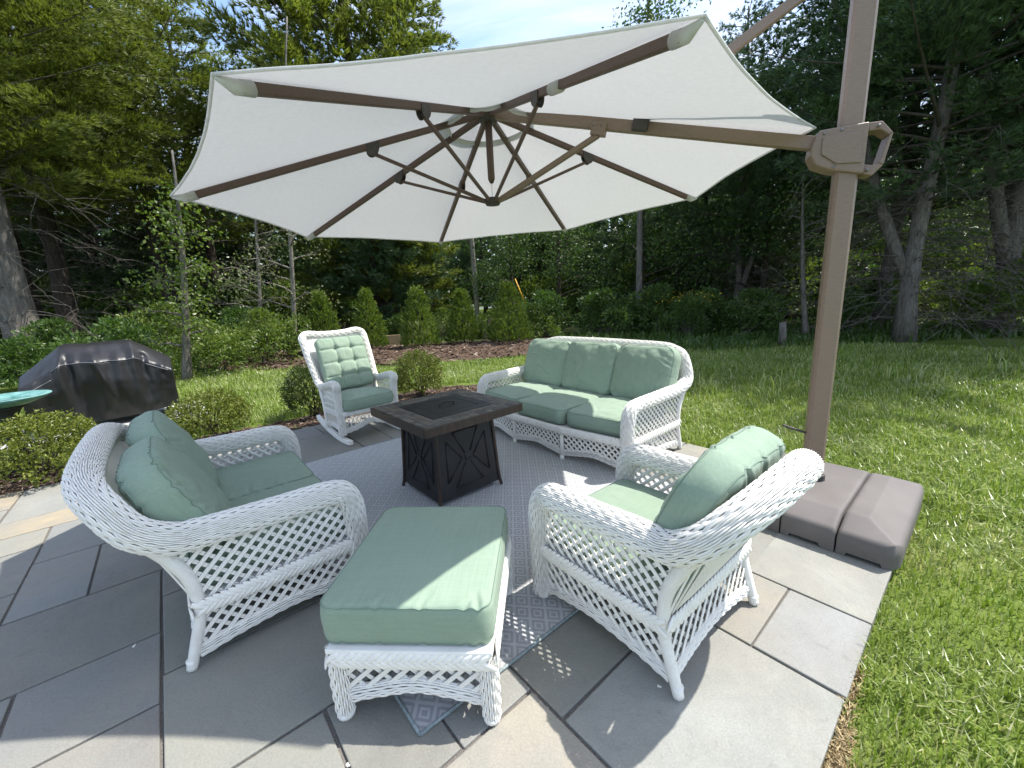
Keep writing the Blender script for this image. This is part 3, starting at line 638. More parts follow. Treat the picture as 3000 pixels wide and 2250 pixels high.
# ------------------------------------------------------------------ wicker furniture
def wicker_seat(name, label, cat, mat4, w, yf, yr, yb, hb, front, rb=(.042, .050, .049), sp=.036, za=.525, pitch=.0070, seg=.0085, back=True, group=None):
    """armchair / loveseat / sofa with a rolled rim; local +y is the way it faces"""
    root = empty(name, label, cat, mat4, group)
    half = [(w, yf, .03), (w, yf+.006, .25), (w, yf+.002, .42), (w, yf-.03, .50), (w, yf-.10, za), (w, (yf+yr)/2, za+.004), (w, yr+.06, za+.012),
            (w+.010, yr-.03, za+.028), (w+.006, yr-.12, za+.09), (w-.05, yb+.05, hb-.065), (w-.15, yb+.012, hb-.018), (w-.27, yb, hb)]
    path = half+([(0, yb-.006, hb+.006)] if w < .35 else [(w*.33, yb-.004, hb+.004), (0, yb-.006, hb+.006), (-w*.33, yb-.004, hb+.004)])+[(-x, y, z) for x, y, z in half[::-1]]
    a, b, c = rb
    rads = [a, a, a*1.03, b*.97, b, b, b, b*1.05, c, c, c, c, c, c, c, c, c*1.0, b*1.05, b, b, b, b*.97, a*1.03, a, a]
    mb = MB(); woven(mb, path, rads, pitch=pitch, seg=seg, n0=(1, 0, 0)); build('rolled_rim', mb, M['wicker'], root)['kind'] = 'stuff'
    for sx in (-1, 1):
        X = sx*w
        # rear post, wrapped with cane, kicking out at the foot and leaning back under the rim
        mb = MB(); P = catmull([(X, yr-.062, .006), (X, yr-.034, .10), (X, yr, .22), (X, yr, .32), (X, yr-.02, .41), (X*1.005, yr-.075, .52), (X*1.005, yr-.12, .58)], 8)
        tube(mb, P, .019, 10, r2=.027); build('rear_post', mb, M['wrap'], root)
        mb = MB(); lathe(mb, [(.010, 0), (.0135, .003), (.0195, .03), (.0205, .045)], 12, (X, yr-.056, 0)); build('foot', mb, M['paintwood'], root)
        mb = MB(); lathe(mb, [(.018, 0), (.024, .004), (.03, .05), (.03, .07)], 12, (X, yf, 0)); build('foot', mb, M['paintwood'], root)
        ym = (yf+yr)/2
        poly = [(yf-.03, .075), (yf-.03, .40), (yf-.045, .455), (yf-.09, za-.035), (ym, za-.035), (yr+.05, za-.03), (yr-.04, za-.015), (yr-.012, .41), (yr+.012, .32), (yr+.012, .22), (yr-.02, .10),
                (yr+.07, .085), (yr+.16, .10), (ym, .112), (yf-.16, .10), (yf-.09, .085)]
        lattice(root, poly, lambda u, v_: (X, u, v_), (sx, 0, 0), sp)
        mb = MB(); braid(mb, [(X+sx*.012, yf-.03, .252), (X+sx*.012, ym, .25), (X+sx*.012, yr+.01, .248)], (sx, 0, 0)); build('braided_rail', mb, M['wicker'], root)['kind'] = 'stuff'
        mb = MB(); woven(mb, [(X, yf-.03, .068), (X, yf-.12, .085), (X, ym, .10), (X, yr+.10, .085), (X, yr-.03, .062)], .025, .010, pitch=.0068, stake=.026, amp=.0020, scal=.03, n0=(0, 0, 1), core=False); build('apron', mb, M['wicker'], root)['kind'] = 'stuff'
    # front skirt: one or more straight runs
    for i in range(len(front)-1):
        (x0, y0), (x1, y1) = front[i], front[i+1]; ln = math.hypot(x1-x0, y1-y0); d = ((x1-x0)/ln, (y1-y0)/ln); nv = (-d[1], d[0], 0) if d[0]*0-d[1]*0 == 0 and -d[1]*0+d[0] > 0 else (d[1], -d[0], 0)
        mp_ = lambda u, v_: (x0+d[0]*u, y0+d[1]*u, v_)
        poly = [(.03, .08), (ln*.25, .105), (ln*.5, .122), (ln*.75, .105), (ln-.03, .08), (ln-.03, .245), (.03, .245)]
        lattice(root, poly, mp_, nv, sp)
        o = .014
        mb = MB(); braid(mb, [(x0+nv[0]*o, y0+nv[1]*o, .262), ((x0+x1)/2+nv[0]*o, (y0+y1)/2+nv[1]*o, .262), (x1+nv[0]*o, y1+nv[1]*o, .262)], nv); build('braided_rail', mb, M['wicker'], root)['kind'] = 'stuff'
        mb = MB(); woven(mb, [mp_(.0, .065), mp_(ln*.22, .085), mp_(ln*.5, .108), mp_(ln*.78, .085), mp_(ln, .065)], .025, .010, pitch=.0068, stake=.026, amp=.0020, scal=.03, n0=(0, 0, 1), core=False); build('apron', mb, M['wicker'], root)['kind'] = 'stuff'
        if 0 < i:
            mb = MB(); tube(mb, [(x0, y0, .03), (x0, y0, .25)], .019, 10); build('front_post', mb, M['wrap'], root)
            mb = MB(); lathe(mb, [(.013, 0), (.017, .004), (.021, .045)], 12, (x0, y0, 0)); build('foot', mb, M['paintwood'], root)
    # back: upright reeds above the braid, lattice below
    bw = w-.004; n = int(2*bw/.0225); xs = np.linspace(-bw, bw, n)
    rimx = [0, w-.27, w-.15, w-.05, w+.006] if w > .3 else [0, w]; rimy = [yb-.006, yb, yb+.012, yb+.05, yr-.12]; rimz = [hb+.006, hb, hb-.018, hb-.065, za+.09]
    rim_at = lambda x: (np.interp(abs(x), rimx, rimy)+.012, np.interp(abs(x), rimx, rimz)-.02)
    for x in xs:
        y1, z1 = rim_at(x); rod('reed', REED, (x, yr+.004, .24), (x, y1, z1), (0, 1, 0), .0058, .0042, root)
    poly = [(-w+.02, .07), (-w*.5, .095), (0, .112), (w*.5, .095), (w-.02, .07), (w-.02, .235), (-w+.02, .235)]
    lattice(root, poly, lambda u, v_: (u, yr+(v_-.24)*.18, v_), (0, -1, 0), sp)
    mb = MB(); braid(mb, [(-w, yr-.016, .252), (0, yr-.016, .25), (w, yr-.016, .252)], (0, -1, 0)); build('braided_rail', mb, M['wicker'], root)['kind'] = 'stuff'
    mb = MB(); woven(mb, [(-w, yr-.035, .06), (-w*.6, yr-.03, .085), (0, yr-.027, .10), (w*.6, yr-.03, .085), (w, yr-.035, .06)], .025, .010, pitch=.0068, stake=.026, amp=.0020, scal=.03, n0=(0, 0, 1), core=False); build('apron', mb, M['wicker'], root)['kind'] = 'stuff'
    if w > .5 and len(front) == 2:
        mb = MB(); lathe(mb, [(.011, 0), (.015, .004), (.02, .05), (.02, .12)], 12, (0, yr-.035, 0)); build('foot', mb, M['paintwood'], root)
    fy = [p for p in front]
    mb = MB(); prism(mb, [(-w+.015, yr+.015), (w-.015, yr+.015)]+[(x*.985, y-.016) for x, y in (fy if fy[0][0] > 0 else fy[::-1])], .262, .279); build('seat_deck', mb, M['paintwood'], root, smooth=False)
    return root

# armchair
AC = xform(.552, 1.543, 0, radians(38.9))
wicker_seat('wicker_armchair', 'white wicker armchair with lattice sides facing the fire table beside the umbrella base', 'armchair', AC, .312, .338, -.25, -.485, .755, [(-.312, .338), (.312, .338)])
cushion('seat_cushion', .555, .60, .105, .022, .05, AC@Matrix.Translation((0, .035, .335)), 'sage green seat cushion lying in the armchair by the umbrella base', 1, wr=.002, gather=.002)
cushion('back_cushion', .57, .47, .12, .036, .16, AC@upright(0, -.262, .605, radians(24)), 'plump sage green back cushion standing in the armchair by the umbrella base', 2, wr=.0065, n=70,
        pinch=[(.02, .235, .2, -1, .10, .012), (.14, .225, -.2, -1, .09, .010), (-.12, .23, .1, -1, .08, .008)])
# loveseat
LV = xform(-1.409, 1.992, 0, radians(-50))
wicker_seat('wicker_loveseat', 'white wicker loveseat with two seats and lattice sides next to the ottoman', 'loveseat', LV, .605, .325, -.28, -.515, .775, [(-.605, .325), (.605, .325)], rb=(.043, .051, .050))
cushion('seat_cushion', .565, .60, .115, .022, .05, LV@Matrix.Translation((.288, .02, .338)), 'sage green seat cushion in the loveseat, the one beside the ottoman', 3, wr=.003, pinch=[(-.25, .12, 1, .1, .07, .008), (-.25, 0, 1, -.1, .06, .008)])
cushion('seat_cushion', .565, .60, .115, .020, .05, LV@Matrix.Translation((-.288, .02, .338)), 'sage green seat cushion in the loveseat, the one toward the rocking chair', 4, wr=.003, pinch=[(.25, .1, -1, .1, .08, .010), (.25, -.02, -1, -.1, .07, .010), (.25, -.13, -1, .0, .06, .008)])
cushion('back_cushion', .575, .46, .12, .042, .17, LV@upright(.288, -.268, .60, radians(27)), 'plump sage green back cushion in the loveseat, the one beside the ottoman', 5, wr=.0065, n=70,
        pinch=[(-.20, .20, .6, -1, .09, .012), (-.12, .23, .5, -1, .10, .012), (-.03, .235, .3, -1, .08, .010), (-.26, .1, 1, -.5, .08, .010), (-.26, 0, 1, -.3, .09, .009)])
cushion('back_cushion', .575, .46, .12, .040, .17, LV@upright(-.288, -.27, .612, radians(25)), 'plump sage green back cushion in the loveseat, the one toward the rocking chair', 6, wr=.0065, n=70,
        pinch=[(-.15, .225, .5, -1, .09, .012), (-.25, .12, 1, -.4, .08, .010)])
# sofa
SF = xform(.196, 3.398, 0, radians(130.1))
wicker_seat('wicker_sofa', 'white wicker sofa with bow front and three sage back cushions by the lawn', 'sofa', SF, .875, -.075, -.79, -.985, .842, [(-.875, -.075), (-.297, 0), (.297, 0), (.875, -.075)],
            rb=(.046, .046, .045), sp=.036, pitch=.0080, seg=.0108)
names = ['end of the sofa near the rocking chair', 'middle of the sofa', 'end of the sofa near the umbrella base']
for k, (x, ya, ln, s_) in enumerate(((.56, -.36, .60, 7), (0, -.325, .62, 8), (-.56, -.36, .60, 9))):
    cushion('seat_cushion', .56, ln+.07, .125, .03, .055, SF@Matrix.Translation((x, ya-.03, .352))@Matrix.Rotation(radians((-7, 0, 7)[k]), 4, 'Z'), 'puffy sage green seat cushion at the '+names[k], s_, wr=.004, gather=.004,
            pinch=[(-.23, .25, 1, -.8, .07, .010), (.24, .22, -1, -.5, .07, .010)])
for k, (x, s_) in enumerate(((.565, 10), (-.005, 11), (-.575, 12))):
    cushion('back_cushion', .575, .48, .12, .045, .07 if k == 1 else .10, SF@upright(x, -.755, .632, radians(20))@Matrix.Rotation(radians((5, 0, -4)[k]), 4, 'Y'), 'square sage green back cushion at the '+names[k], s_, wr=.007, gather=.005, n=68,
            pinch=([(-.1, .05, 1, .2, .14, .009), (.02, -.1, 1, -.25, .16, .009), (.05, .1, 1, .1, .12, .008)] if k == 0 else [(.24, .1, -1, .2, .08, .010), (.24, 0, -1, -.1, .08, .010), (.22, -.15, -1, .5, .1, .010)] if k == 2 else [(-.2, -.1, .5, 1, .1, .006)]))
# ottoman
OT = xform(-.341, 1.374, 0, radians(-4.5)); ot = empty('wicker_ottoman', 'white wicker ottoman with braided rim between the loveseat and the armchair', 'ottoman', OT)
ow, od = .246, .288
for sx in (-1, 1):
    for sy in (-1, 1):
        mb = MB(); woven(mb, [(sx*ow, sy*od, .018), (sx*ow, sy*od, .12), (sx*ow, sy*od, .255)], [.027, .029, .027], pitch=.0072, stake=.024, seg=.0065, n0=(1, 0, 0), amp=.0030, scal=.03); build('leg', mb, M['wicker'], ot)['kind'] = 'stuff'
        mb = MB(); lathe(mb, [(.020, 0), (.028, .004), (.030, .022)], 12, (sx*ow, sy*od, 0)); build('foot', mb, M['paintwood'], ot)
for (p, q, nv) in (((-ow, -od), (ow, -od), (0, -1, 0)), ((ow, -od), (ow, od), (1, 0, 0)), ((ow, od), (-ow, od), (0, 1, 0)), ((-ow, od), (-ow, -od), (-1, 0, 0))):
    ln = math.hypot(q[0]-p[0], q[1]-p[1]); d = ((q[0]-p[0])/ln, (q[1]-p[1])/ln); mp_ = lambda u, v_: (p[0]+d[0]*u, p[1]+d[1]*u, v_)
    lattice(ot, [(.025, .10), (ln*.25, .13), (ln*.5, .142), (ln*.75, .13), (ln-.025, .10), (ln-.025, .24), (.025, .24)], mp_, nv, .04, 42)
    o = .020
    mb = MB(); braid(mb, [(p[0]+nv[0]*o+d[0]*.006, p[1]+nv[1]*o+d[1]*.006, .248), ((p[0]+q[0])/2+nv[0]*o, (p[1]+q[1])/2+nv[1]*o, .248), (q[0]+nv[0]*o-d[0]*.006, q[1]+nv[1]*o-d[1]*.006, .248)], nv, .062, .026, .011); build('braided_rail', mb, M['wicker'], ot)['kind'] = 'stuff'
    mb = MB(); woven(mb, [mp_(.01, .08), mp_(ln*.22, .105), mp_(ln*.5, .128), mp_(ln*.78, .105), mp_(ln-.01, .08)], .027, .011, pitch=.0068, stake=.026, amp=.0020, scal=.03, n0=(0, 0, 1), core=False); build('apron', mb, M['wicker'], ot)['kind'] = 'stuff'
for (c, s) in (((0, -od-.0, .277), (2*ow+.04, .06, .016)), ((0, od, .277), (2*ow+.04, .06, .016)), ((-ow, 0, .277), (.06, 2*od-.0605, .016)), ((ow, 0, .277), (.06, 2*od-.0605, .016))):
    mb = MB(); box(mb, c, s); build('top_board', mb, M['paintwood'], ot, smooth=False, bevel=.003)
mb = MB(); box(mb, (0, 0, .272), (2*ow-.06, 2*od-.06, .012)); build('seat_deck', mb, M['paintwood'], ot, smooth=False)
cushion('ottoman_cushion', .552, .618, .135, .010, .045, OT@Matrix.Translation((-.012, .012, .358)), 'thick boxed sage green cushion on the white wicker ottoman, half in sunlight', 13, wr=.0015, gather=.003, puff=.006, n=80,
        pinch=[(.235, -.29, -.6, 1, .06, .010), (.2, -.30, .2, 1, .07, .006), (.06, -.30, 0, 1, .07, .006), (-.08, -.30, .05, 1, .06, .006), (-.2, -.3, 0, 1, .05, .005)])

# rocking chair
RK = xform(-1.4615, 4.0395, 0, radians(-136.76)); rk = empty('wicker_rocking_chair', 'white wicker rocking chair with tall back at the edge of the patio', 'rocking chair', RK)
mb = MB(); hb_ = [(.295, -.05, .075), (.295, -.05, .28), (.30, -.045, .50), (.305, -.02, .575), (.305, -.10, .592), (.303, -.26, .56), (.303, -.40, .53), (.308, -.50, .56), (.315, -.555, .66), (.325, -.625, .80), (.332, -.70, .95), (.328, -.745, 1.025), (.27, -.765, 1.055), (.14, -.77, 1.04)]
woven(mb, hb_+[(0, -.772, 1.035)]+[(-x, y, z) for x, y, z in hb_[::-1]], .034, pitch=.0080, stake=.033, seg=.0095, n0=(1, 0, 0)); build('rolled_rim', mb, M['wicker'], rk)['kind'] = 'stuff'
mb = MB()   # woven back panel between the rims
for x in np.linspace(-.29, .29, 40): rod('reed', REED, (x, -.47, .36), (x*1.06, -.755, 1.02), (0, 1, 0), .0075, .004, rk)
for sx in (-1, 1):
    for y in np.linspace(-.09, -.40, 11):
        rod('spindle', REED, (sx*.30, y, .30), (sx*.302, y-.005, .55), (1, 0, 0), .006, .004, rk); rod('spindle', REED, (sx*.295, y, .10+.03*(1 if -.35 < y < -.15 else 0)), (sx*.298, y, .27), (1, 0, 0), .0055, .004, rk)
    for z in (.36, .42, .48):
        mb = MB(); tube(mb, catmull([(sx*.302, -.07, z), (sx*.304, -.25, z+.004), (sx*.302, -.42, z)], 6), .006, 6); build('cross_strand', mb, M['wicker'], rk)
    mb = MB(); woven(mb, [(sx*.297, -.06, .285), (sx*.297, -.25, .282), (sx*.297, -.44, .28)], .026, .012, pitch=.0075, seg=.014, n0=(0, 0, 1), core=False); build('seat_rail', mb, M['wicker'], rk)['kind'] = 'stuff'
    mb = MB(); woven(mb, [(sx*.295, -.05, .10), (sx*.295, -.15, .135), (sx*.295, -.28, .145), (sx*.295, -.40, .13), (sx*.295, -.47, .10)], .022, .011, pitch=.0075, seg=.014, n0=(0, 0, 1), core=False); build('apron', mb, M['wicker'], rk)['kind'] = 'stuff'
    mb = MB(); tube(mb, catmull([(sx*.295, -.47, .06), (sx*.295, -.455, .28), (sx*.30, -.50, .50)], 6), .022, 10); build('rear_post', mb, M['wrap'], rk)
    # rocker runner
    ys = np.linspace(.125, -.74, 22); zz = .27*(ys+.08)**2; V = []
    for y, z in zip(ys, zz):
        for dx, dz in ((-.02, 0), (.02, 0), (.02, .048), (-.02, .048)): V.append((sx*.29+dx, y, z+dz))
    k = np.arange(21)[:, None]*4; j = np.arange(4)[None]; j2 = (j+1) % 4
    mb = MB(); mb.add(V, quads=np.stack([k+j2, k+j, k+4+j, k+4+j2], -1).reshape(-1, 4), polys=[[0, 1, 2, 3], [87, 86, 85, 84]]); build('rocker', mb, M['paintwood'], rk, smooth=False, bevel=.004)
mb = MB(); braid(mb, [(-.28, -.028, .29), (0, -.028, .29), (.28, -.028, .29)], (0, 1, 0), .05); build('braided_rail', mb, M['wicker'], rk)['kind'] = 'stuff'
mb = MB(); woven(mb, [(-.29, -.045, .105), (-.15, -.04, .125), (0, -.04, .165), (.15, -.04, .125), (.29, -.045, .105)], .024, .011, pitch=.0075, seg=.014, n0=(0, 0, 1), core=False); build('apron', mb, M['wicker'], rk)['kind'] = 'stuff'
lattice(rk, [(-.26, .13), (-.13, .145), (0, .18), (.13, .145), (.26, .13), (.26, .27), (-.26, .27)], lambda u, v_: (u, -.042, v_), (0, 1, 0), .038, 64, .0042, .004)
mb = MB(); prism(mb, [(-.28, -.45), (.28, -.45), (.28, -.06), (-.28, -.06)], .285, .30); build('seat_deck', mb, M['paintwood'], rk, smooth=False)
cushion('seat_cushion', .52, .50, .115, .032, .06, RK@Matrix.Translation((0, -.225, .375)), 'sage green seat cushion in the rocking chair', 14, wr=.003, gather=.004)
cushion('back_cushion', .50, .56, .085, .04, .05, RK@upright(0, -.515, .735, radians(21)), 'button tufted sage green back cushion in the rocking chair', 15, wr=.003, n=80, gather=.003, tuft=((-.085, .085), (-.15, .0, .15)))

# ------------------------------------------------------------------ fire table
FT = xform(-.48, 2.785, .009, radians(41)); ft = empty('fire_table', 'square black fire table with slate tiled top on the rug', 'table', FT)
HT, W2 = .605, .382
mb = MB(); box(mb, (0, 0, HT-.030), (2*W2, 2*W2, .05)); top = build('tabletop', mb, M['grout'], ft, smooth=False, bevel=.004)
mb = MB()
for (c, s) in (((0, -W2, HT-.028), (2*W2+.012, .012, .056)), ((0, W2, HT-.028), (2*W2+.012, .012, .056)), ((-W2, 0, HT-.028), (.012, 2*W2-.0125, .056)), ((W2, 0, HT-.028), (.012, 2*W2-.0125, .056))): box(mb, c, s)
build('edge_band', mb, M['legmetal'], top, smooth=False, bevel=.003)
r2 = random.Random(5); inner = .243; rows = 3; bw_ = (W2-.008-inner)/rows
for side in range(4):
    R_ = Matrix.Rotation(side*pi/2, 4, 'Z')
    for r_ in range(rows):
        y0 = inner+r_*bw_; xx = -(inner+r_*bw_); end = y0+bw_
        while xx < end-.012:
            ln = min(r2.choice([.045, .055, .07, .085, .05]), end-xx)
            if end-xx-ln < .025: ln = end-xx
            V = [(xx+.0018, y0+.0018), (xx+ln-.0018, y0+.0018), (xx+ln-.0018, y0+bw_-.0018), (xx+.0018, y0+bw_-.0018)]
            V = [(R_@Vector((a_, b_, 0))).to_tuple()[:2] for a_, b_ in V]; mx_, my_ = sum(p[0] for p in V)/4, sum(p[1] for p in V)/4
            mb = MB(); prism(mb, [(a_-mx_, b_-my_) for a_, b_ in V], 0, .006+r2.uniform(0, .0012)); t = build('tile', mb, M['slate'], top, smooth=False, bevel=.001, seg=1); t.location = (mx_, my_, HT-.0052); xx += ln
mb = MB(); box(mb, (0, 0, HT-.002), (.478, .478, .012)); lid = build('burner_lid', mb, M['blackmetal'], ft, smooth=False, bevel=.004)
mb = MB()
for (c, s) in (((0, -.165, HT+.0045), (.345, .008, .002)), ((0, .165, HT+.0045), (.345, .008, .002)), ((-.165, 0, HT+.005), (.008, .317, .002)), ((.165, 0, HT+.005), (.008, .317, .002))): box(mb, c, s)
build('raised_edge', mb, M['blackmetal'], lid, smooth=False, bevel=.0015)
mb = MB(); tube(mb, catmull([(-.06, -.02, HT+.003), (-.055, -.02, HT+.02), (-.02, -.02, HT+.03), (.02, -.02, HT+.03), (.055, -.02, HT+.02), (.06, -.02, HT+.003)], 6), .006, 8); build('handle', mb, M['blackmetal'], lid)
zt, zb, ht_, hb2 = HT-.055, .035, .218, .252     # tapered housing: half width at top and bottom
for side in range(4):
    R_ = np.array(Matrix.Rotation(side*pi/2, 3, 'Z'))
    def pt(u, v_, o=0.):                       # u -1..1 across, v 0..1 up
        hw = hb2+(ht_-hb2)*v_; return R_@np.array([u*hw, -(hw+o), zb+(zt-zb)*v_])
    mb = MB(); mb.add([pt(-.97, 0), pt(.97, 0), pt(.97, 1), pt(-.97, 1), pt(-.97, 0, -.01), pt(.97, 0, -.01), pt(.97, 1, -.01), pt(-.97, 1, -.01)], quads=[(0, 1, 2, 3), (7, 6, 5, 4), (0, 4, 5, 1), (3, 2, 6, 7), (1, 5, 6, 2), (0, 3, 7, 4)])
    pan = build('side_panel', mb, M['blackmetal'], ft, smooth=False)
    mb = MB(); A_, B_ = .70, .12; T_ = .86
    segs = [((-A_*.65, T_), (A_*.65, T_)), ((-A_*.65, B_), (A_*.65, B_)), ((-A_, B_+.1), (-A_, T_-.1)), ((A_, B_+.1), (A_, T_-.1))]
    for s in (-1, 1):
        segs += [((s*A_*.65, T_), (s*.10, .56)), ((s*A_, T_-.1), (s*.20, .50)), ((s*A_*.65, B_), (s*.10, .42)), ((s*A_, B_+.1), (s*.20, .48))]
    for (p, q) in segs: tube(mb, [pt(*p, .001), pt(*q, .001)], .0065, 8)
    build('embossed_cross', mb, M['blackmetal'], pan)
    mb = MB(); c0 = pt(0, .49, .004); tube(mb, [pt(-.10, .49, .003), pt(.10, .49, .003)], .028, 4, squash=.2); build('centre_boss', mb, M['blackmetal'], pan, smooth=False)
    mb = MB(); sgn = R_@np.array([1, 1, 0]); P = catmull([(sgn[0]*ht_*.95, sgn[1]*ht_*.95, zt+.02), (sgn[0]*(ht_+.006), sgn[1]*(ht_+.006), zt-.03), (sgn[0]*(ht_+.014), sgn[1]*(ht_+.014), zt-.12), (sgn[0]*(hb2-.005), sgn[1]*(hb2-.005), .1), (sgn[0]*(hb2+.008), sgn[1]*(hb2+.008), 0)], 8)
    tube(mb, P, .0125, 10); build('leg', mb, M['legmetal'], ft)
# ------------------------------------------------------------------ cantilever umbrella
UB = np.array([1.79, 2.28, 0.]); um = empty('cantilever_umbrella', 'large off white octagonal cantilever umbrella on a bronze mast over the seating', 'umbrella', Matrix.Translation(UB))
UR, UC, UZ, UPH = 1.85, np.array([-.071, 3.0447]), .5902*1.85/1.65+CAM_H, radians(245.86)
HUB = np.array([UC[0], UC[1], 2.545]); RIM = []
for k in range(8):
    a_ = UPH+k*pi/4; dx, dy = UR*cos(a_), UR*sin(a_); RIM.append(np.array([UC[0]+dx, UC[1]+dy, UZ+.041*dx-.0126*dy]))
def R3(P): return np.asarray(P, float)-UB
UPV = np.array([0, 0, .030]); T0 = .155
for k in range(8):
    p, q = RIM[k], RIM[(k+1) % 8]; ns, ntt = 22, 22; s = np.linspace(0, 1, ns)[None, :, None]; t = np.linspace(T0, 1.0, ntt)[:, None, None]
    edge = p*(1-s)+q*s; inw = nrm(HUB-edge)*np.array([1, 1, .35]); edge = edge+inw*.046*4*s*(1-s)
    P = HUB+(edge-HUB)*t+UPV; P = P+np.array([0, 0, -.028])*(4*s*(1-s))*np.sin(pi*np.clip(t, 0, 1)); P[..., 2] += .003*vnoise(P*6)
    idx = np.arange(ns*ntt).reshape(ntt, ns); mb = MB(); mb.add(R3(P), quads=np.stack([idx[:-1, :-1], idx[:-1, 1:], idx[1:, 1:], idx[1:, :-1]], -1).reshape(-1, 4))
    pn = build('canopy_panel', mb, M['canopy'], um)
    mb = MB(); tube(mb, R3(P[-1]), .0055, 6); build('hem', mb, M['pocket'], pn)
    mb = MB(); E_ = P[0]; V = np.concatenate([E_, E_+np.array([0, 0, -.024])+nrm(E_-HUB)*.01+.006*np.stack([vnoise(E_*30), vnoise(E_*30+9), vnoise(E_*20+4)], -1)]); i_ = np.arange(ns-1)[:, None]
    mb.add(R3(V), quads=np.concatenate([i_, i_+1, i_+ns+1, i_+ns], 1)); build('vent_valance', mb, M['pocket'], um)
    # vent cap over the opening
    c0 = HUB+np.array([0, 0, .12]); pc, qc = HUB+(p-HUB)*.188+np.array([0, 0, .045]), HUB+(q-HUB)*.188+np.array([0, 0, .045])
    s2 = np.linspace(0, 1, 8)[None, :, None]; t2 = np.linspace(.02, 1, 8)[:, None, None]; Pc = c0+((pc*(1-s2)+qc*s2)-c0)*t2; idx = np.arange(64).reshape(8, 8)
    mb = MB(); mb.add(R3(Pc), quads=np.stack([idx[:-1, :-1], idx[:-1, 1:], idx[1:, 1:], idx[1:, :-1]], -1).reshape(-1, 4)); build('vent_flap', mb, M['canopy'], um)
LOW = np.array([UC[0], UC[1], 2.0]); MT = np.array([1.79, 2.28]); ed = nrm(MT-UC); eb = np.array([-ed[1], ed[0]])
for k in range(8):
    d = RIM[k]-HUB; h2 = nrm(np.array([d[0], d[1], 0]))
    main = (k == 2)
    mb = MB(); end = np.array([MT[0]-ed[0]*.13, MT[1]-ed[1]*.13, 2.045]) if main else HUB+d*.962
    bar(mb, HUB+h2*.03, end, .046 if main else .030, .064 if main else .036); rib = build('main_arm' if main else 'rib', mb, M['bronze'] if main else M['rib'], um, smooth=False, bevel=.004)
    bt = HUB+d*(.40 if main else .415)
    if main:
        mb = MB(); bar(mb, bt+d*.0-nrm(d)*.04+np.array([0, 0, -.045]), bt+nrm(d)*.05+np.array([0, 0, -.045]), .054, .07); build('strut_bracket', mb, M['bronze'], rib, smooth=False, bevel=.004)
        for dd_ in (-.02, .025):
            mb = MB(); b_ = bt+nrm(d)*dd_+np.array([0, 0, -.028]); sd = np.array([-h2[1], h2[0], 0]); tube(mb, [b_-sd*.031, b_+sd*.031], .006, 10); build('bolt', mb, M['metal'], rib)
        sl = HUB+d*.535; mb = MB(); bar(mb, sl-nrm(d)*.045, sl+nrm(d)*.045, .056, .076); build('sleeve', mb, M['darkplastic'], rib, smooth=False, bevel=.005)
    else:
        mb = MB(); sd = np.array([-h2[1], h2[0], 0]); a_ = np.linspace(0, pi, 9)
        for s_ in (-1, 1):
            ring = [bt+nrm(d)*(.042*np.cos(x))+np.array([0, 0, -.010-.046*np.sin(x)])+sd*s_*.015 for x in a_]+[bt+nrm(d)*-.042+np.array([0, 0, .016])+sd*s_*.015, bt+nrm(d)*.042+np.array([0, 0, .016])+sd*s_*.015]
            V = ring+[r_+sd*s_*.006 for r_ in ring]; n_ = len(ring); mb.add(V, polys=[list(range(n_)), [n_+i for i in range(n_)][::-1]], quads=[(i, (i+1) % n_, n_+(i+1) % n_, n_+i) for i in range(n_)])
        build('strut_bracket', mb, M['darkplastic'], rib, smooth=False)
        # cloth pocket over the rib end
        mb = MB(); e0, e1 = HUB+d*.935, HUB+d*.998; tube(mb, [e0, e0*.5+e1*.5, e1+np.array([0, 0, .022])], [.0245, .023, .007], 12, n0=(0, 0, 1), squash=.9); build('corner_pocket', mb, M['pocket'], rib)
    if k == 1:
        mb = MB(); tube(mb, [HUB+d*.50, HUB+d*.55], .027, 12); build('cloth_loop', mb, M['pocket'], rib)
    sp_ = LOW+h2*.045; mb = MB(); bar(mb, sp_, bt+np.array([0, 0, -.04 if not main else -.075]), .034 if main else .018, .03 if main else .02); build('strut', mb, M['bronze'] if main else M['rib'], um, smooth=False, bevel=.003)
for c in [c for c in um.children if True]:
    if c.name.split('.')[0] in ('main_arm', 'rib', 'strut'):
        for v_ in c.data.vertices: v_.co -= Vector(UB)
        for g2 in c.children:
            for v_ in g2.data.vertices: v_.co -= Vector(UB)
mb = MB(); lathe(mb, [(.03, -.045), (.062, -.04), (.066, .03), (.03, .05)], 20, R3(HUB)); build('hub', mb, M['darkplastic'], um)
mb = MB(); tube(mb, R3([HUB+[0, 0, -.03], HUB+[0, 0, -.40], HUB+[0, 0, -.425]]), [.024, .024, .012], 14); build('centre_post', mb, M['rib'], um)
mb = MB(); tube(mb, R3([HUB+[0, 0, -.40], LOW]), .0015, 5); build('pull_wire', mb, M['wire'], um)
mb = MB(); lathe(mb, [(.02, -.028), (.048, -.022), (.056, 0), (.052, .022), (.02, .026)], 20, R3(LOW)); build('lower_hub', mb, M['darkplastic'], um)
mb = MB(); ch = .014; hx, hy = .050, .040
oct_ = [(hx, -hy+ch), (hx, hy-ch), (hx-ch, hy), (-hx+ch, hy), (-hx, hy-ch), (-hx, -hy+ch), (-hx+ch, -hy), (hx-ch, -hy)]
def uv2(u, v_): return (ed[0]*u+eb[0]*v_, ed[1]*u+eb[1]*v_)
prism(mb, [uv2(*p) for p in oct_], .10, 2.92); build('mast', mb, M['bronze'], um, smooth=False, bevel=.002)
mb = MB(); prism(mb, [uv2(p[0]*1.25, p[1]*1.25) for p in oct_], .14, .215); build('mast_collar', mb, M['darkplastic'], um, smooth=False, bevel=.004)
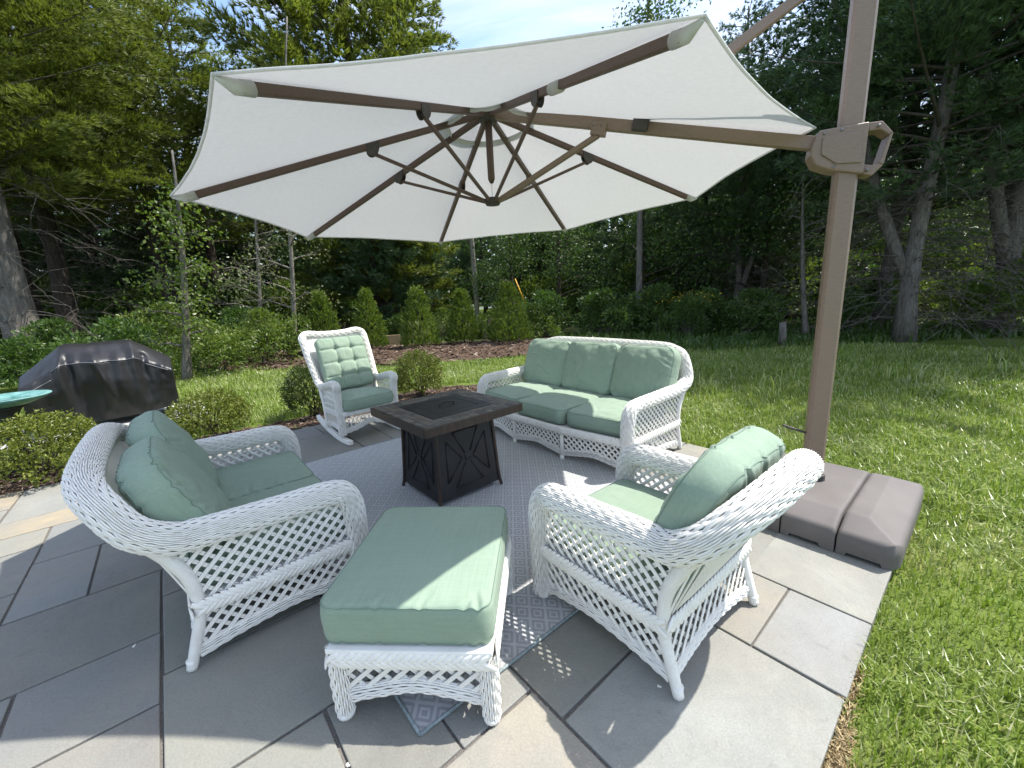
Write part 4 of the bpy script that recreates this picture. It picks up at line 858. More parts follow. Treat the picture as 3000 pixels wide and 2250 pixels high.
# sliding carriage with open handle
def vert_prism(mb, poly, d0, d1, z0):
    V = [(ed[0]*u+eb[0]*d_, ed[1]*u+eb[1]*d_, z0+v_) for d_ in (d0, d1) for u, v_ in poly]; n_ = len(poly)
    mb.add(V, polys=[list(range(n_))[::-1], [n_+i for i in range(n_)]], quads=[(i, (i+1) % n_, n_+(i+1) % n_, n_+i) for i in range(n_)])
Z0 = 2.0; body = [(-.143, .097), (.062, .10), (.062, -.137), (.046, -.134), (-.076, -.10), (-.147, -.067), (-.172, -.017), (-.168, .034)][::-1]
mb = MB(); vert_prism(mb, body, -.058, .058, Z0); cg = build('crank_carriage', mb, M['bronze'], um, smooth=False, bevel=.008, seg=3)
for poly in ([(.0625, .10), (.118, .097), (.165, .038), (.150, .030), (.112, .060), (.0625, .060)][::-1], [(.165, .0375), (.142, -.105), (.122, -.095), (.1495, .0295)][::-1], [(.142, -.1055), (.10, -.15), (.0625, -.1375), (.0625, -.09), (.100, -.10), (.1215, -.0955)][::-1]):
    mb = MB(); vert_prism(mb, poly, -.045, .045, Z0); build('carriage_handle', mb, M['bronze'], cg, smooth=False, bevel=.005, seg=2)
mb = MB(); vert_prism(mb, [(-.128, .06), (.03, .062), (.045, -.085), (-.06, -.075), (-.128, -.02)][::-1], -.066, -.0585, Z0); build('cover_plate', mb, M['bronze'], cg, smooth=False, bevel=.004)
for (u_, v2_) in ((-.122, .078), (-.05, .082), (.10, .075), (-.068, -.088), (.075, -.122)):
    mb = MB(); p_ = np.array([ed[0]*u_, ed[1]*u_, Z0+v2_]); n_ = np.array([eb[0], eb[1], 0]); tube(mb, [p_-n_*.050, p_-n_*.0615], .0075, 10); build('bolt', mb, M['metal'], cg)
# upper arm from the sleeve up to the mast head
mb = MB(); sl = HUB+(RIM[2]-HUB)*.535; bar(mb, R3(sl+np.array([0, 0, .03])), R3([MT[0], MT[1], 2.885]), .036, .05); build('upper_arm', mb, M['bronze'], um, smooth=False, bevel=.004)
mb = MB(); bar(mb, np.array([-ed[0]*.05, -ed[1]*.05, .46]), np.array([-ed[0]*.17, -ed[1]*.17, .50]), .02, .012); build('lock_lever', mb, M['darkplastic'], um, smooth=False, bevel=.003)
# water filled base: four tanks side by side
tb0, tb1, ta0, ta1 = .13, 1.10, 2.375, 3.30; nT = 4; tw = (tb1-tb0)/nT
for k in range(nT):
    b0_, b1_2 = tb0+k*tw+.004, tb0+(k+1)*tw-.004; nu, nv_ = 76, 34
    A_ = np.linspace(ta0, ta1, nu)[None, :].repeat(nv_, 0); B_ = np.linspace(b0_, b1_2, nv_)[:, None].repeat(nu, 1)
    r_ = .085                                     # round the outer corners in plan
    if k in (0, nT-1):
        bo = tb0 if k == 0 else tb1; sgn = 1 if k == 0 else -1
        for end, sg in ((ta0, 1), (ta1, -1)):
            da = (A_-end)*sg; db = (B_-bo)*sgn; m_ = (da < r_) & (db < r_)
            fx_, fy_ = (r_-da), (r_-db); mm = np.maximum(fx_, fy_); hh_ = np.maximum(np.hypot(fx_, fy_), 1e-9); kf = np.where(m_, mm/hh_, 1)
            A_ = np.where(m_, end+sg*(r_-fx_*kf), A_); B_ = np.where(m_, bo+sgn*(r_-fy_*kf), B_)
    e_out = np.minimum(np.minimum(A_-ta0, ta1-A_), np.minimum(B_-tb0, tb1-B_)); e_in = np.minimum(B_-b0_, b1_2-B_)
    Z = np.minimum(.178, .118+.42*np.maximum(e_out, 0))-.010*np.exp(-np.maximum(e_in, 0)/.006)-.014*np.exp(-np.maximum(e_out, 0)/.006)
    X = A_*CA-B_*SA; Y = A_*SA+B_*CA; top_ = np.stack([X, Y, Z], -1); idx = np.arange(nu*nv_).reshape(nv_, nu)
    mb = MB(); b_ = mb.add(R3(top_), quads=np.stack([idx[:-1, :-1], idx[:-1, 1:], idx[1:, 1:], idx[1:, :-1]], -1).reshape(-1, 4))
    lp = np.concatenate([idx[0, :], idx[1:, -1], idx[-1, :-1][::-1], idx[1:-1, 0][::-1]]); tl = top_.reshape(-1, 3)[lp]; prev = b_+lp
    for z_ in (.06, .022, .002):
        ring = tl.copy(); ring[:, 2] = z_ if z_ > .01 else z_
        if z_ < .03:                                # feet: the skirt is notched along the front
            aa = ring[:, 0]*CA+ring[:, 1]*SA; bb = -ring[:, 0]*SA+ring[:, 1]*CA; ph_ = ((bb-b0_)/tw); ring[:, 2] = np.where((ph_ > .25) & (ph_ < .8) & (np.abs(aa-ta0) < .02), .024 if z_ > .01 else .022, z_)
        cur = mb.add(R3(ring))+np.arange(len(lp)); j2 = (np.arange(len(lp))+1) % len(lp); mb.q.append(np.stack([prev, cur, cur[j2], prev[j2]], -1)); prev = cur
    build('base_tank', mb, M['tank'], um)

# ------------------------------------------------------------------ covered grill, bird bath
GR = Matrix.Translation((-5.18, 5.12, 0)) @ Matrix.Rotation(radians(42), 4, 'Z')
gr = empty('grill', 'barbecue grill under a black vinyl cover beside the shrubs', 'grill', GR)
gw, gd = .68, .33; ns, ntt = 90, 70
S_, T_ = np.meshgrid(np.linspace(-1, 1, ns), np.linspace(0, 1, ntt))
def top_h(s): a_ = np.abs(s); return np.where(a_ < .46, 1.04, 1.04-(a_-.46)/.54*.27)
H_ = top_h(S_)-.05*(S_ < -.5)*(np.abs(S_)-.5)*2
# profile around: 0 front hem, .38 front shoulder, .5 crest front, .56 crest back, .66 back shoulder, 1 back hem
yk = np.interp(T_, [0, .30, .42, .50, .58, .70, 1], [-gd*.86, -gd*1.06, -gd*1.02, -.04, .14, gd, gd]); hem = .10+.07*np.cos(S_*2.2)*0+.06*S_**2
zk = np.interp(T_, [0, .30, .42, .50, .58, .70, 1], [0, .50, .77, .975, 1, .8, 0]); Zg = hem+(H_-hem)*zk
tri = lambda c_, w_: np.maximum(0, 1-np.abs(S_-c_)/w_)
fold = 1.1*tri(.46, .09)-.9*tri(.60, .07)+.9*tri(-.50, .08)-.8*tri(-.38, .07)+.8*tri(-.05-.3*(zk-.8), .09)-.5*tri(.16, .1)+.6*tri(.80+.15*(zk-.5), .08)-.6*tri(-.72, .1)
swag = np.sin((S_*3.1)+(zk*4.2)*np.sign(S_))*.5
Yg = yk-np.where(T_ < .45, 1, 0)*(0.058*fold*np.clip(zk*1.6-.2, 0, 1)+.07*swag*(1-zk)*zk*2+.030*fbm(np.stack([S_*4, zk*2.5, S_*0], -1), 3))
Xg = S_*gw*(1-.03*(1-zk))+.01*vnoise(np.stack([S_*3, zk*6, S_*0+4], -1)); pinchx = np.where(np.abs(S_) > .97, .94, 1)
Yg = Yg*np.where(np.abs(S_) > .985, .96, 1); Zg = Zg+.010*fbm(np.stack([S_*6, T_*7, S_*0+2], -1), 2)*(zk > .4)
V = np.stack([Xg, Yg, Zg], -1); idx = np.arange(ns*ntt).reshape(ntt, ns); mb = MB(); mb.add(V, quads=np.stack([idx[:-1, :-1], idx[:-1, 1:], idx[1:, 1:], idx[1:, :-1]], -1).reshape(-1, 4))
for col_, rev in ((0, False), (ns-1, True)):      # side walls: strips between the front and back halves of the profile
    half_ = ntt//2
    for i_ in range(half_-1):
        a_, b_, c_, d_ = idx[i_, col_], idx[i_+1, col_], idx[ntt-2-i_, col_], idx[ntt-1-i_, col_]; mb.q.append(np.array([[a_, d_, c_, b_] if rev else [a_, b_, c_, d_]]))
gc = build('vinyl_cover', mb, M['cover'], gr)
for t_idx, s0, s1 in ((int(.42*ntt), .20, .78), (int(.38*ntt), .04, .20), (int(.40*ntt), .80, .97)):
    c0, c1 = int(s0*ns), int(s1*ns); P = V[t_idx, c0:c1]+np.array([0, -.004, 0]); mb = MB(); tube(mb, P, .0035, 5); build('piping', mb, M['seam'], gc)
for sx in (-1, 1):
    for sy in (-1, 1):
        mb = MB(); tube(mb, [(sx*.55, sy*.24, .0), (sx*.55, sy*.24, .5)], .02, 8); build('leg', mb, M['castdark'], gr)
mb = MB(); prism(mb, [(-.95, -.50), (.95, -.50), (.95, .55), (-.95, .55)], -.06, .015); pad = build('grill_pad', mb, M['concrete'], smooth=False, bevel=.01); pad.matrix_world = GR; tag(pad, 'pale concrete pad under the covered grill', 'paving slab')
BB = Vector((-4.62, 3.62, 0)); bb = empty('bird_bath', 'bird bath with verdigris green bowl on a dark pedestal', 'bird bath', Matrix.Translation(BB))
mb = MB(); lathe(mb, [(.05, .585), (.15, .60), (.26, .645), (.305, .675), (.30, .682), (.25, .664), (.12, .625), (.01, .615)], 40); bw2 = build('bowl', mb, M['verdigris'], bb)
mb = MB(); lathe(mb, [(.15, 0), (.15, .03), (.11, .06), (.065, .14), (.05, .35), (.06, .50), (.10, .57), (.14, .59)], 24); build('pedestal', mb, M['castdark'], bb)
mb = MB(); lathe(mb, [(.005, .648), (.205, .6485), (.205, .650), (.005, .650)], 32); wm = mat('still_water', (.04, .08, .08), .05, .6); M['bathwater'] = wm; build('water', mb, wm, bb)
# ------------------------------------------------------------------ plants
def rdir(rs, n, zlo=-1, zhi=1):
    z = rs.uniform(zlo, zhi, n); a = rs.uniform(0, 2*pi, n); r = np.sqrt(np.maximum(0, 1-z*z)); return np.stack([r*np.cos(a), r*np.sin(a), z], -1)
def leaves(mb, P, D, size, rs, aspect=.55, fold=.25):
    n = len(P); D = nrm(D); S = nrm(np.cross(D, rdir(rs, n))); U = np.cross(S, D); sz = (size*rs.uniform(.65, 1.25, n))[:, None]
    V = np.stack([P, P+D*sz*.45+S*sz*aspect*.5+U*sz*fold*.4, P+D*sz, P+D*sz*.45-S*sz*aspect*.5+U*sz*fold*.4], 1)
    mb.add(V, quads=np.arange(n*4).reshape(n, 4))
def needles(mb, P, D, k, ln, wd, rs, spread=.75):
    n = len(P); Pn = np.repeat(P, k, 0); Dn = nrm(np.repeat(nrm(D), k, 0)+spread*rdir(rs, n*k)); m_ = n*k
    S = nrm(np.cross(Dn, rdir(rs, m_)))*(wd*.5); l_ = (ln*rs.uniform(.7, 1.2, m_))[:, None]
    V = np.stack([Pn+S, Pn-S, Pn+Dn*l_], 1); mb.add(V, tris=np.arange(m_*3).reshape(m_, 3))
def limb(mb, pts, r0, r1, sides=5): tube(mb, pts, np.linspace(r0, r1, len(pts)), sides, caps=False)

def make_pine(name, label, seed, h, cb, rad, mt, trunk_r=.2, dead=0, lean=(0, 0), per=5, step=.5, needle=(.16, .016), k=10, tuft=.17, bk='bark_dark', group=None, cat='tree', jit=1., bsp=.10, fork=None):
    rs = np.random.default_rng(seed); root = empty(name, label, cat, None, group)
    zz = np.linspace(0, h, 14); tp = np.stack([lean[0]*(zz/h)**1.3*h+.06*np.sin(zz*.9+seed), lean[1]*(zz/h)**1.3*h+.05*np.cos(zz*.7), zz-.08*(zz == 0)], -1)
    mb = MB(); fl = 1+.5*np.exp(-zz/.35); tube(mb, tp, trunk_r*(1-.9*zz/h)*fl+.012, 10); build('trunk', mb, M[bk], root)
    at = lambda z: np.array([np.interp(z, zz, tp[:, i]) for i in range(3)])
    if fork:
        mb = MB(); s = np.linspace(0, 1, 10); f0 = at(fork[2]); P = f0+np.stack([fork[0]*s**.9, fork[1]*s, (h*.62)*s], -1)+np.stack([.12*np.sin(s*7), s*0, s*0], -1)*s[:, None]; tube(mb, P, trunk_r*(.72-.6*s)+.01, 9); build('forked_stem', mb, M[bk], root)
    fo, br = MB(), MB(); TP, TD = [], []; z = cb
    while z < h-.25:
        f = (z-cb)/(h-cb); prof = (1-f)**.75*(.55+.9*min(1, f*4)) if f < .25 else (1-f)**.75*1.4
        a_ = rs.uniform(0, 2*pi)
        for i in range(per):
            L_ = rad*min(1., prof*.75)*rs.uniform(.55, 1.2)+.25; a_ += 2*pi/per+rs.uniform(-.35, .35)*jit; up = rs.uniform(-.05, .28)+.35*f
            s = np.linspace(0, 1, 7); d = np.array([cos(a_), sin(a_), 0]); p0 = at(z+rs.uniform(-.2, .2))
            P = p0+d*(s*L_)[:, None]+np.array([0, 0, 1])*((up*s-.22*s**2+.20*s**3)*L_)[:, None]
            limb(br, P, .018+.02*L_/rad, .006, 4); sd = np.array([-d[1], d[0], 0])
            nb_ = max(3, int(L_/bsp))
            for q in range(nb_):
                sp = rs.uniform(.22, 1.0); b0 = np.array([np.interp(sp, s, P[:, j]) for j in range(3)]); side = rs.choice([-1, 1]); bl = L_*.34*(1.15-sp*.75)*rs.uniform(.6, 1.3)+.12
                bd = nrm(d*rs.uniform(.35, .95)+sd*side*rs.uniform(.4, 1)+np.array([0, 0, rs.uniform(-.22, .42)])); nt_ = max(2, int(bl/tuft)+1)
                for w_ in np.linspace(.3, 1, nt_):
                    TP.append(b0+bd*bl*w_+rs.normal(0, .035, 3)); TD.append(bd+np.array([0, 0, .35]))
            TP.append(P[-1]); TD.append(d+np.array([0, 0, .3]))
        z += step*rs.uniform(.7, 1.25)
    TP, TD = np.array(TP), np.array(TD); needles(fo, TP, TD, k, needle[0], needle[1], rs, .62)
    build('crown', fo, M[mt], root, smooth=False); build('limbwork', br, M['dead_twig'], root)
    if dead:
        db = MB()
        for i in range(dead):
            z = rs.uniform(.5, cb+1.0); a_ = rs.uniform(0, 2*pi); L_ = rs.uniform(.5, 1.)*rad*.75; s = np.linspace(0, 1, 7); d = np.array([cos(a_), sin(a_), 0]); w_ = rs.normal(0, .09, (7, 3))*s[:, None]*L_*.6
            P = at(z)+d*(s*L_)[:, None]+np.array([0, 0, 1])*((.18*s-.55*s**2)*L_)[:, None]+w_; limb(db, P, .011, .002, 3)
            for q in range(5):
                sp = rs.uniform(.3, .95); b0 = np.array([np.interp(sp, s, P[:, j]) for j in range(3)]); bd = nrm(d+rs.normal(0, .8, 3)); ll = L_*rs.uniform(.15, .35); limb(db, np.array([b0, b0+bd*ll*.5+rs.normal(0, .03, 3), b0+bd*ll+np.array([0, 0, -.08])]), .006, .002, 3)
        build('dead_limbwork', db, M['dead_twig'], root)
    return root

def make_leafy(name, label, seed, h, cb, rad, nleaf, size, mt, trunk_r=.1, lean=(0, 0), bk='bark_grey', group=None, nl=16, cat='tree', clump=.35, upw=.5, lt=1.):
    rs = np.random.default_rng(seed); root = empty(name, label, cat, None, group); zz = np.linspace(0, h, 16)
    tp = np.stack([lean[0]*zz+.10*np.sin(zz*.55+seed)*zz/h, lean[1]*zz+.10*np.cos(zz*.5+seed)*zz/h, zz-.06*(zz == 0)], -1)
    mb = MB(); tube(mb, tp, trunk_r*(1-.85*zz/h)*(1+.4*np.exp(-zz/.3))+.006, 9); at = lambda z: np.array([np.interp(z, zz, tp[:, i]) for i in range(3)])
    ends = []
    for i in range(nl):
        z = cb+(h-cb)*lt*(i+rs.uniform(0, 1))/nl*.97; f = (z-cb)/(h-cb); a_ = rs.uniform(0, 2*pi); L_ = rad*(1.05-.7*f)*rs.uniform(.5, 1.15); s = np.linspace(0, 1, 6)
        d = np.array([cos(a_), sin(a_), 0]); P = at(z)+d*(s*L_)[:, None]+np.array([0, 0, 1])*((upw*s-.25*s**2)*L_)[:, None]+rs.normal(0, .04, (6, 3))*s[:, None]*L_
        limb(mb, P, trunk_r*.35*(1.1-f)+.006, .004, 4)
        for q in range(6):
            sp = rs.uniform(.3, 1); b0 = np.array([np.interp(sp, s, P[:, j]) for j in range(3)]); bd = nrm(d+rs.normal(0, .7, 3)+np.array([0, 0, .2])); ll = L_*rs.uniform(.2, .5)
            limb(mb, np.array([b0, b0+bd*ll*.5+rs.normal(0, .03, 3), b0+bd*ll]), .007, .0025, 3); ends += [b0+bd*ll, b0+bd*ll*.6]
        ends.append(P[-1])
    build('trunk', mb, M[bk], root); ends = np.array(ends); k_ = rs.integers(0, len(ends), nleaf); Pl = ends[k_]+rs.normal(0, clump, (nleaf, 3))*np.array([1, 1, .7])
    fo = MB(); D = rdir(rs, nleaf)+np.array([0, 0, -.35]); leaves(fo, Pl, D, np.full(nleaf, size), rs, .62); build('crown', fo, M[mt], root, smooth=False); return root

def make_bush(name, label, seed, rx, h, nleaf, size, mt, group=None, lobes=20, cat='shrub', stems=20, upb=.3, aspect=.5, shell=.55):
    rs = np.random.default_rng(seed); root = empty(name, label, cat, None, group); C = []
    for i in range(lobes): a_ = rs.uniform(0, 2*pi); r_ = rs.uniform(0, .85)*rx; C.append((r_*cos(a_), r_*sin(a_), h*rs.uniform(.15, .85)*(1.15-.5*r_/rx), rx*rs.uniform(.18, .42), h*rs.uniform(.12, .30)))
    C = np.array(C); k_ = rs.integers(0, lobes, nleaf); u = rdir(rs, nleaf); rr = (shell+(1-shell)*rs.uniform(0, 1, nleaf))[:, None]
    P = C[k_][:, :3]+u*rr*np.stack([C[k_][:, 3], C[k_][:, 3], C[k_][:, 4]], -1); ok = P[:, 2] > .02; P = P[ok]; u = u[ok]; n = len(P)
    fo = MB(); D = u+rdir(rs, n)*.7+np.array([0, 0, upb]); leaves(fo, P, D, np.full(n, size), rs, aspect); build('foliage', fo, M[mt], root, smooth=False)
    mb = MB()
    for i in range(stems): c = C[i % lobes]; e = c[:3]+rs.normal(0, .1, 3)*rx; limb(mb, np.array([(rs.normal(0, .05)*rx, rs.normal(0, .05)*rx, -.03), e*.5+rs.normal(0, .04, 3), e]), .008+.006*rx, .003, 4)
    build('stem', mb, M['dead_twig'], root); return root

def make_boxwood(name, label, seed, rx, h, nleaf, size, mt, group=None):
    """dense rounded evergreen: sprigs of small upright leaves on an uneven ball"""
    rs = np.random.default_rng(seed); root = empty(name, label, 'shrub', None, group); ns_ = nleaf//9; u = rdir(rs, ns_, -.55, 1); q = 1+.16*vnoise(u*2.6+seed)+.10*vnoise(u*6+seed*3)
    depth = 1-.42*rs.uniform(0, 1, ns_)**2.2; B = u*(q*depth)[:, None]*np.array([rx, rx, h*.56])+np.array([0, 0, h*.47]); D0 = nrm(u*np.array([1, 1, .8])+np.array([0, 0, .75])+.45*rdir(rs, ns_))
    t = rs.uniform(0, 1, (ns_, 9)); P = (B[:, None]+D0[:, None]*(t*size*3.0)[..., None]).reshape(-1, 3); Dl = (D0[:, None]*.8+rdir(rs, ns_*9).reshape(ns_, 9, 3)).reshape(-1, 3); ok = P[:, 2] > .01
    fo = MB(); leaves(fo, P[ok], Dl[ok], np.full(ok.sum(), size), rs, .6); build('foliage', fo, M[mt], root, smooth=False)
    mb = MB()
    for i in range(10): e = rdir(rs, 1, .0, 1)[0]*np.array([rx, rx, h*.5])*.7+np.array([0, 0, h*.4]); limb(mb, np.array([(rs.normal(0, .03), rs.normal(0, .03), -.03), e*.55, e]), .011, .004, 4)
    build('stem', mb, M['bark_dark'], root); return root
def make_arborvitae(name, label, seed, rx, h, n, mt, group=None):
    rs = np.random.default_rng(seed); root = empty(name, label, 'shrub', None, group); ns_ = n//7; f = rs.uniform(0, 1, ns_)**1.35; a_ = rs.uniform(0, 2*pi, ns_)
    R_ = rx*np.minimum(1, (1-f)**.8*1.1+.03)*(1+.25*vnoise(np.stack([np.cos(a_)*2, np.sin(a_)*2, f*5+seed], -1)))*(.62+.45*rs.uniform(0, 1, ns_)); B = np.stack([R_*np.cos(a_), R_*np.sin(a_), .06+f*h*.93], -1)
    D0 = nrm(np.stack([np.cos(a_)*.55, np.sin(a_)*.55, np.full(ns_, .9)], -1)+.35*rdir(rs, ns_)); t = rs.uniform(0, 1, (ns_, 7)); P = (B[:, None]+D0[:, None]*(t*.16)[..., None]).reshape(-1, 3); Dl = (D0[:, None]+.55*rdir(rs, ns_*7).reshape(ns_, 7, 3)).reshape(-1, 3)
    fo = MB(); leaves(fo, P, Dl, np.full(len(P), .085), rs, .34); build('foliage', fo, M[mt], root, smooth=False)
    mb = MB(); tube(mb, [(0, 0, -.04), (0, 0, h*.5), (0, 0, h*.9)], [.025, .015, .004], 7); build('trunk', mb, M['bark_dark'], root); return root
def put(o, x, y, rz=0, s=1., z=-.03): o.location = (x, y, z); o.rotation_euler = (0, 0, rz); o.scale = (s,)*3 if np.isscalar(s) else s; return o
def again(o, x, y, rz=0, s=1., label=None, z=-.03): return put(copy_tree(o, label), x, y, rz, s, z)

# shrubs in the bed round the patio
put(make_boxwood('box_shrub', 'wide clipped green shrub in the mulch bed in front of the covered grill', 21, .42, .50, 15000, .024, 'boxwood'), -4.16, 3.36, .4, z=-.02)
put(make_boxwood('box_shrub', 'low spreading green shrub in the bed between loveseat and covered grill', 22, .34, .42, 10000, .024, 'boxwood'), -3.47, 4.52, 1.2, z=-.02)
put(make_boxwood('box_shrub', 'upright dense green shrub between the rocking chair and the sofa', 23, .285, .64, 11000, .024, 'boxwood'), -1.33, 5.72, 2, z=-.02)
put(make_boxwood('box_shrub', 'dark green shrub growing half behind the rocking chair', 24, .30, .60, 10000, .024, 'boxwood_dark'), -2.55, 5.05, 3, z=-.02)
# young arborvitae in the red mulch bed
AV = [(936, 11.2, .42, 1.60), (1072, 11.7, .40, 1.62), (1222, 11.5, .50, 1.62), (1352, 11.9, .42, 1.48), (1487, 11.5, .54, 1.62)]
avl = ['slender young arborvitae standing directly behind the rocking chair', 'young arborvitae beside the wooden board in the mulch bed', 'broad young arborvitae between the wooden board and the dark post', 'narrow young arborvitae next to the dark post in the mulch bed', 'widest young arborvitae at the sofa end of the mulch bed']
for i, ((u_, y_, r_, h_), lb) in enumerate(zip(AV, avl)): put(make_arborvitae('arborvitae', lb, 31+i, r_, h_, 5600, 'arborvitae', 'young arborvitae in the mulch bed'), ky(u_, y_), y_, i, z=.07)

# left side: big white pine with sunlit boughs, trunk at the edge of the yard
PA = make_pine('white_pine', 'big white pine with furrowed grey trunk and sunlit boughs beyond the grill', 41, 15, 4.2, 5.2, 'pine_needle', .36, 46, per=5, step=.55, needle=(.18, .022), k=13, tuft=.12, bk='bark_grey', jit=1, bsp=.085)
put(PA, ky(48, 10.5), 10.5, .5)
PB = make_pine('white_pine', 'dark trunked pine with bare lower branches behind the big white pine', 42, 14, 4.5, 4.6, 'pine_needle', .24, 40, per=5, step=.45, needle=(.19, .029), k=8, tuft=.17)
put(PB, ky(190, 12.8), 12.8, 1.9)
PC = make_pine('white_pine', 'tall dense pine rising above the umbrella against the sky', 43, 20, 1.5, 5.6, 'pine_needle', .30, 10, per=6, step=.55, needle=(.24, .044), k=9, tuft=.17, bsp=.10)
put(PC, ky(1105, 18.5), 18.5, .2)
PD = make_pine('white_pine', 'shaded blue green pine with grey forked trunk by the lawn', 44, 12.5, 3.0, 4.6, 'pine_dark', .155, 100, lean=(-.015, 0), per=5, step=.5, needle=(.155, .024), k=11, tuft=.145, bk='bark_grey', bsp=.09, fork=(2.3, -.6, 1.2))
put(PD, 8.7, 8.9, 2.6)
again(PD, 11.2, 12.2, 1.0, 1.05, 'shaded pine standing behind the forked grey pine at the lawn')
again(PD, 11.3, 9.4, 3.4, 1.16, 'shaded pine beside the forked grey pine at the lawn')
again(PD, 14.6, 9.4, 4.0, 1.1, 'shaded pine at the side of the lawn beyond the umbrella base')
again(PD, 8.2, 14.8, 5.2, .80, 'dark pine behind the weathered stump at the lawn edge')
again(PB, -16.5, 14.5, 3.3, 1.0, 'pine with bare lower limbs deep in the woods past the grill')
again(PB, ky(500, 16.0), 16.0, 4.4, 1.05, 'pine behind the vine covered slender tree')
again(PB, ky(640, 21), 21, .9, 1.1, 'pine far behind the pale slender trees')
PE = make_pine('white_pine', 'low dark pine with boughs sweeping near the ground under the umbrella edge', 45, 8.2, .9, 3.3, 'pine_dark', .16, 8, per=6, step=.36, needle=(.2, .034), k=8, tuft=.17)
put(PE, ky(1130, 18.5), 18.5, 0)
again(PC, ky(1235, 22.5), 22.5, 1, .42, 'bright green bushy pine behind the row of arborvitae')
BGP = 'background pines of the wood'
for i, (u_, y_, s_) in enumerate(((1420, 34, 1.1), (1590, 23, .92), (1690, 24, .95), (1830, 20, .9), (1960, 24, 1.05), (2130, 17, .85), (2290, 19, 1.1), (800, 26, 1.5), (1010, 30, 1.5), (300, 20, 1.5), (60, 22, 1.6))):
    o = again(PE, ky(u_, y_), y_, i*1.7, s_, 'dark pine filling the background wood'); o['group'] = BGP
# slender broadleaf trees
put(make_leafy('vine_tree', 'slender leaning tree with leafy vine on its trunk behind the grill', 51, 4.3, .5, .55, 1900, .08, 'leaf_light', .075, (.17, 0), 'bark_grey', nl=22, clump=.2, lt=.85), ky(495, 8.3), 8.3, 0)
BP = make_leafy('slender_tree', 'pale slender tree with sparse silvery leaves behind the rocking chair', 52, 8.5, 1.2, 1.3, 1500, .08, 'leaf_pale', .065, (.13, 0), 'bark_pale', nl=20, clump=.24, lt=.75)
put(BP, ky(838, 11.8), 11.8, .0)
again(BP, ky(738, 13.2), 13.2, .3, .98, 'pale slender tree second from the rocking chair, in deeper shade')
put(make_leafy('aspen_tree', 'airy tree with fluttering dark leaves against the sky above the umbrella', 53, 11.6, 6.0, 1.9, 3600, .10, 'leaf_mid', .11, (.01, 0), 'bark_grey', nl=24, clump=.25), ky(1870, 13.8), 13.8, 0)
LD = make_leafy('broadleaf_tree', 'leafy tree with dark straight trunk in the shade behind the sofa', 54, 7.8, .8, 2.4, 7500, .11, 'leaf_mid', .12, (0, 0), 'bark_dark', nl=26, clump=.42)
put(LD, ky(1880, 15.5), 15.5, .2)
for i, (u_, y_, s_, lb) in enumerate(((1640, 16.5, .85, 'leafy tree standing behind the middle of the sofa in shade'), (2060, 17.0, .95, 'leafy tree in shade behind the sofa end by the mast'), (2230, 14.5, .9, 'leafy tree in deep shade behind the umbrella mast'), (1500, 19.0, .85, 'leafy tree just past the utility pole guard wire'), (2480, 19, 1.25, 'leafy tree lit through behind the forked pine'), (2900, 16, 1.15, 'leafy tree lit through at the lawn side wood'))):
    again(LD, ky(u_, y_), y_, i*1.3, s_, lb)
LL = make_leafy('broadleaf_tree', 'yellow green tree in sunlit leaf colour deep behind the forked pine', 57, 8.5, .6, 2.6, 5200, .13, 'leaf_light', .12, (0, 0), 'bark_grey', nl=24, clump=.5)  # lighter leaf colour stands in for sunlight on these trees
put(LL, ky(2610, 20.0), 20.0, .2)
for i, (u_, y_, s_, lb) in enumerate(((2400, 23, 1.0, 'yellow green tree in sunlit leaf colour glimpsed directly behind the mast'), (2880, 19, 1.0, 'yellow green tree in sunlit leaf colour at the edge of the shaded pines'), (2080, 26, .95, 'yellow green tree in sunlit leaf colour far behind the sofa'), (560, 24, 1.1, 'yellow green tree in sunlit leaf colour far behind the vine covered tree'))): again(LL, ky(u_, y_), y_, i*1.9, s_, lb)
put(make_leafy('leaning_sapling', 'thin bare leaning sapling in the shade beside the mast', 56, 4.2, 2.5, .7, 350, .08, 'leaf_mid', .06, (-.14, 0), 'bark_grey', nl=8), ky(2372, 10.2), 10.2, 0)
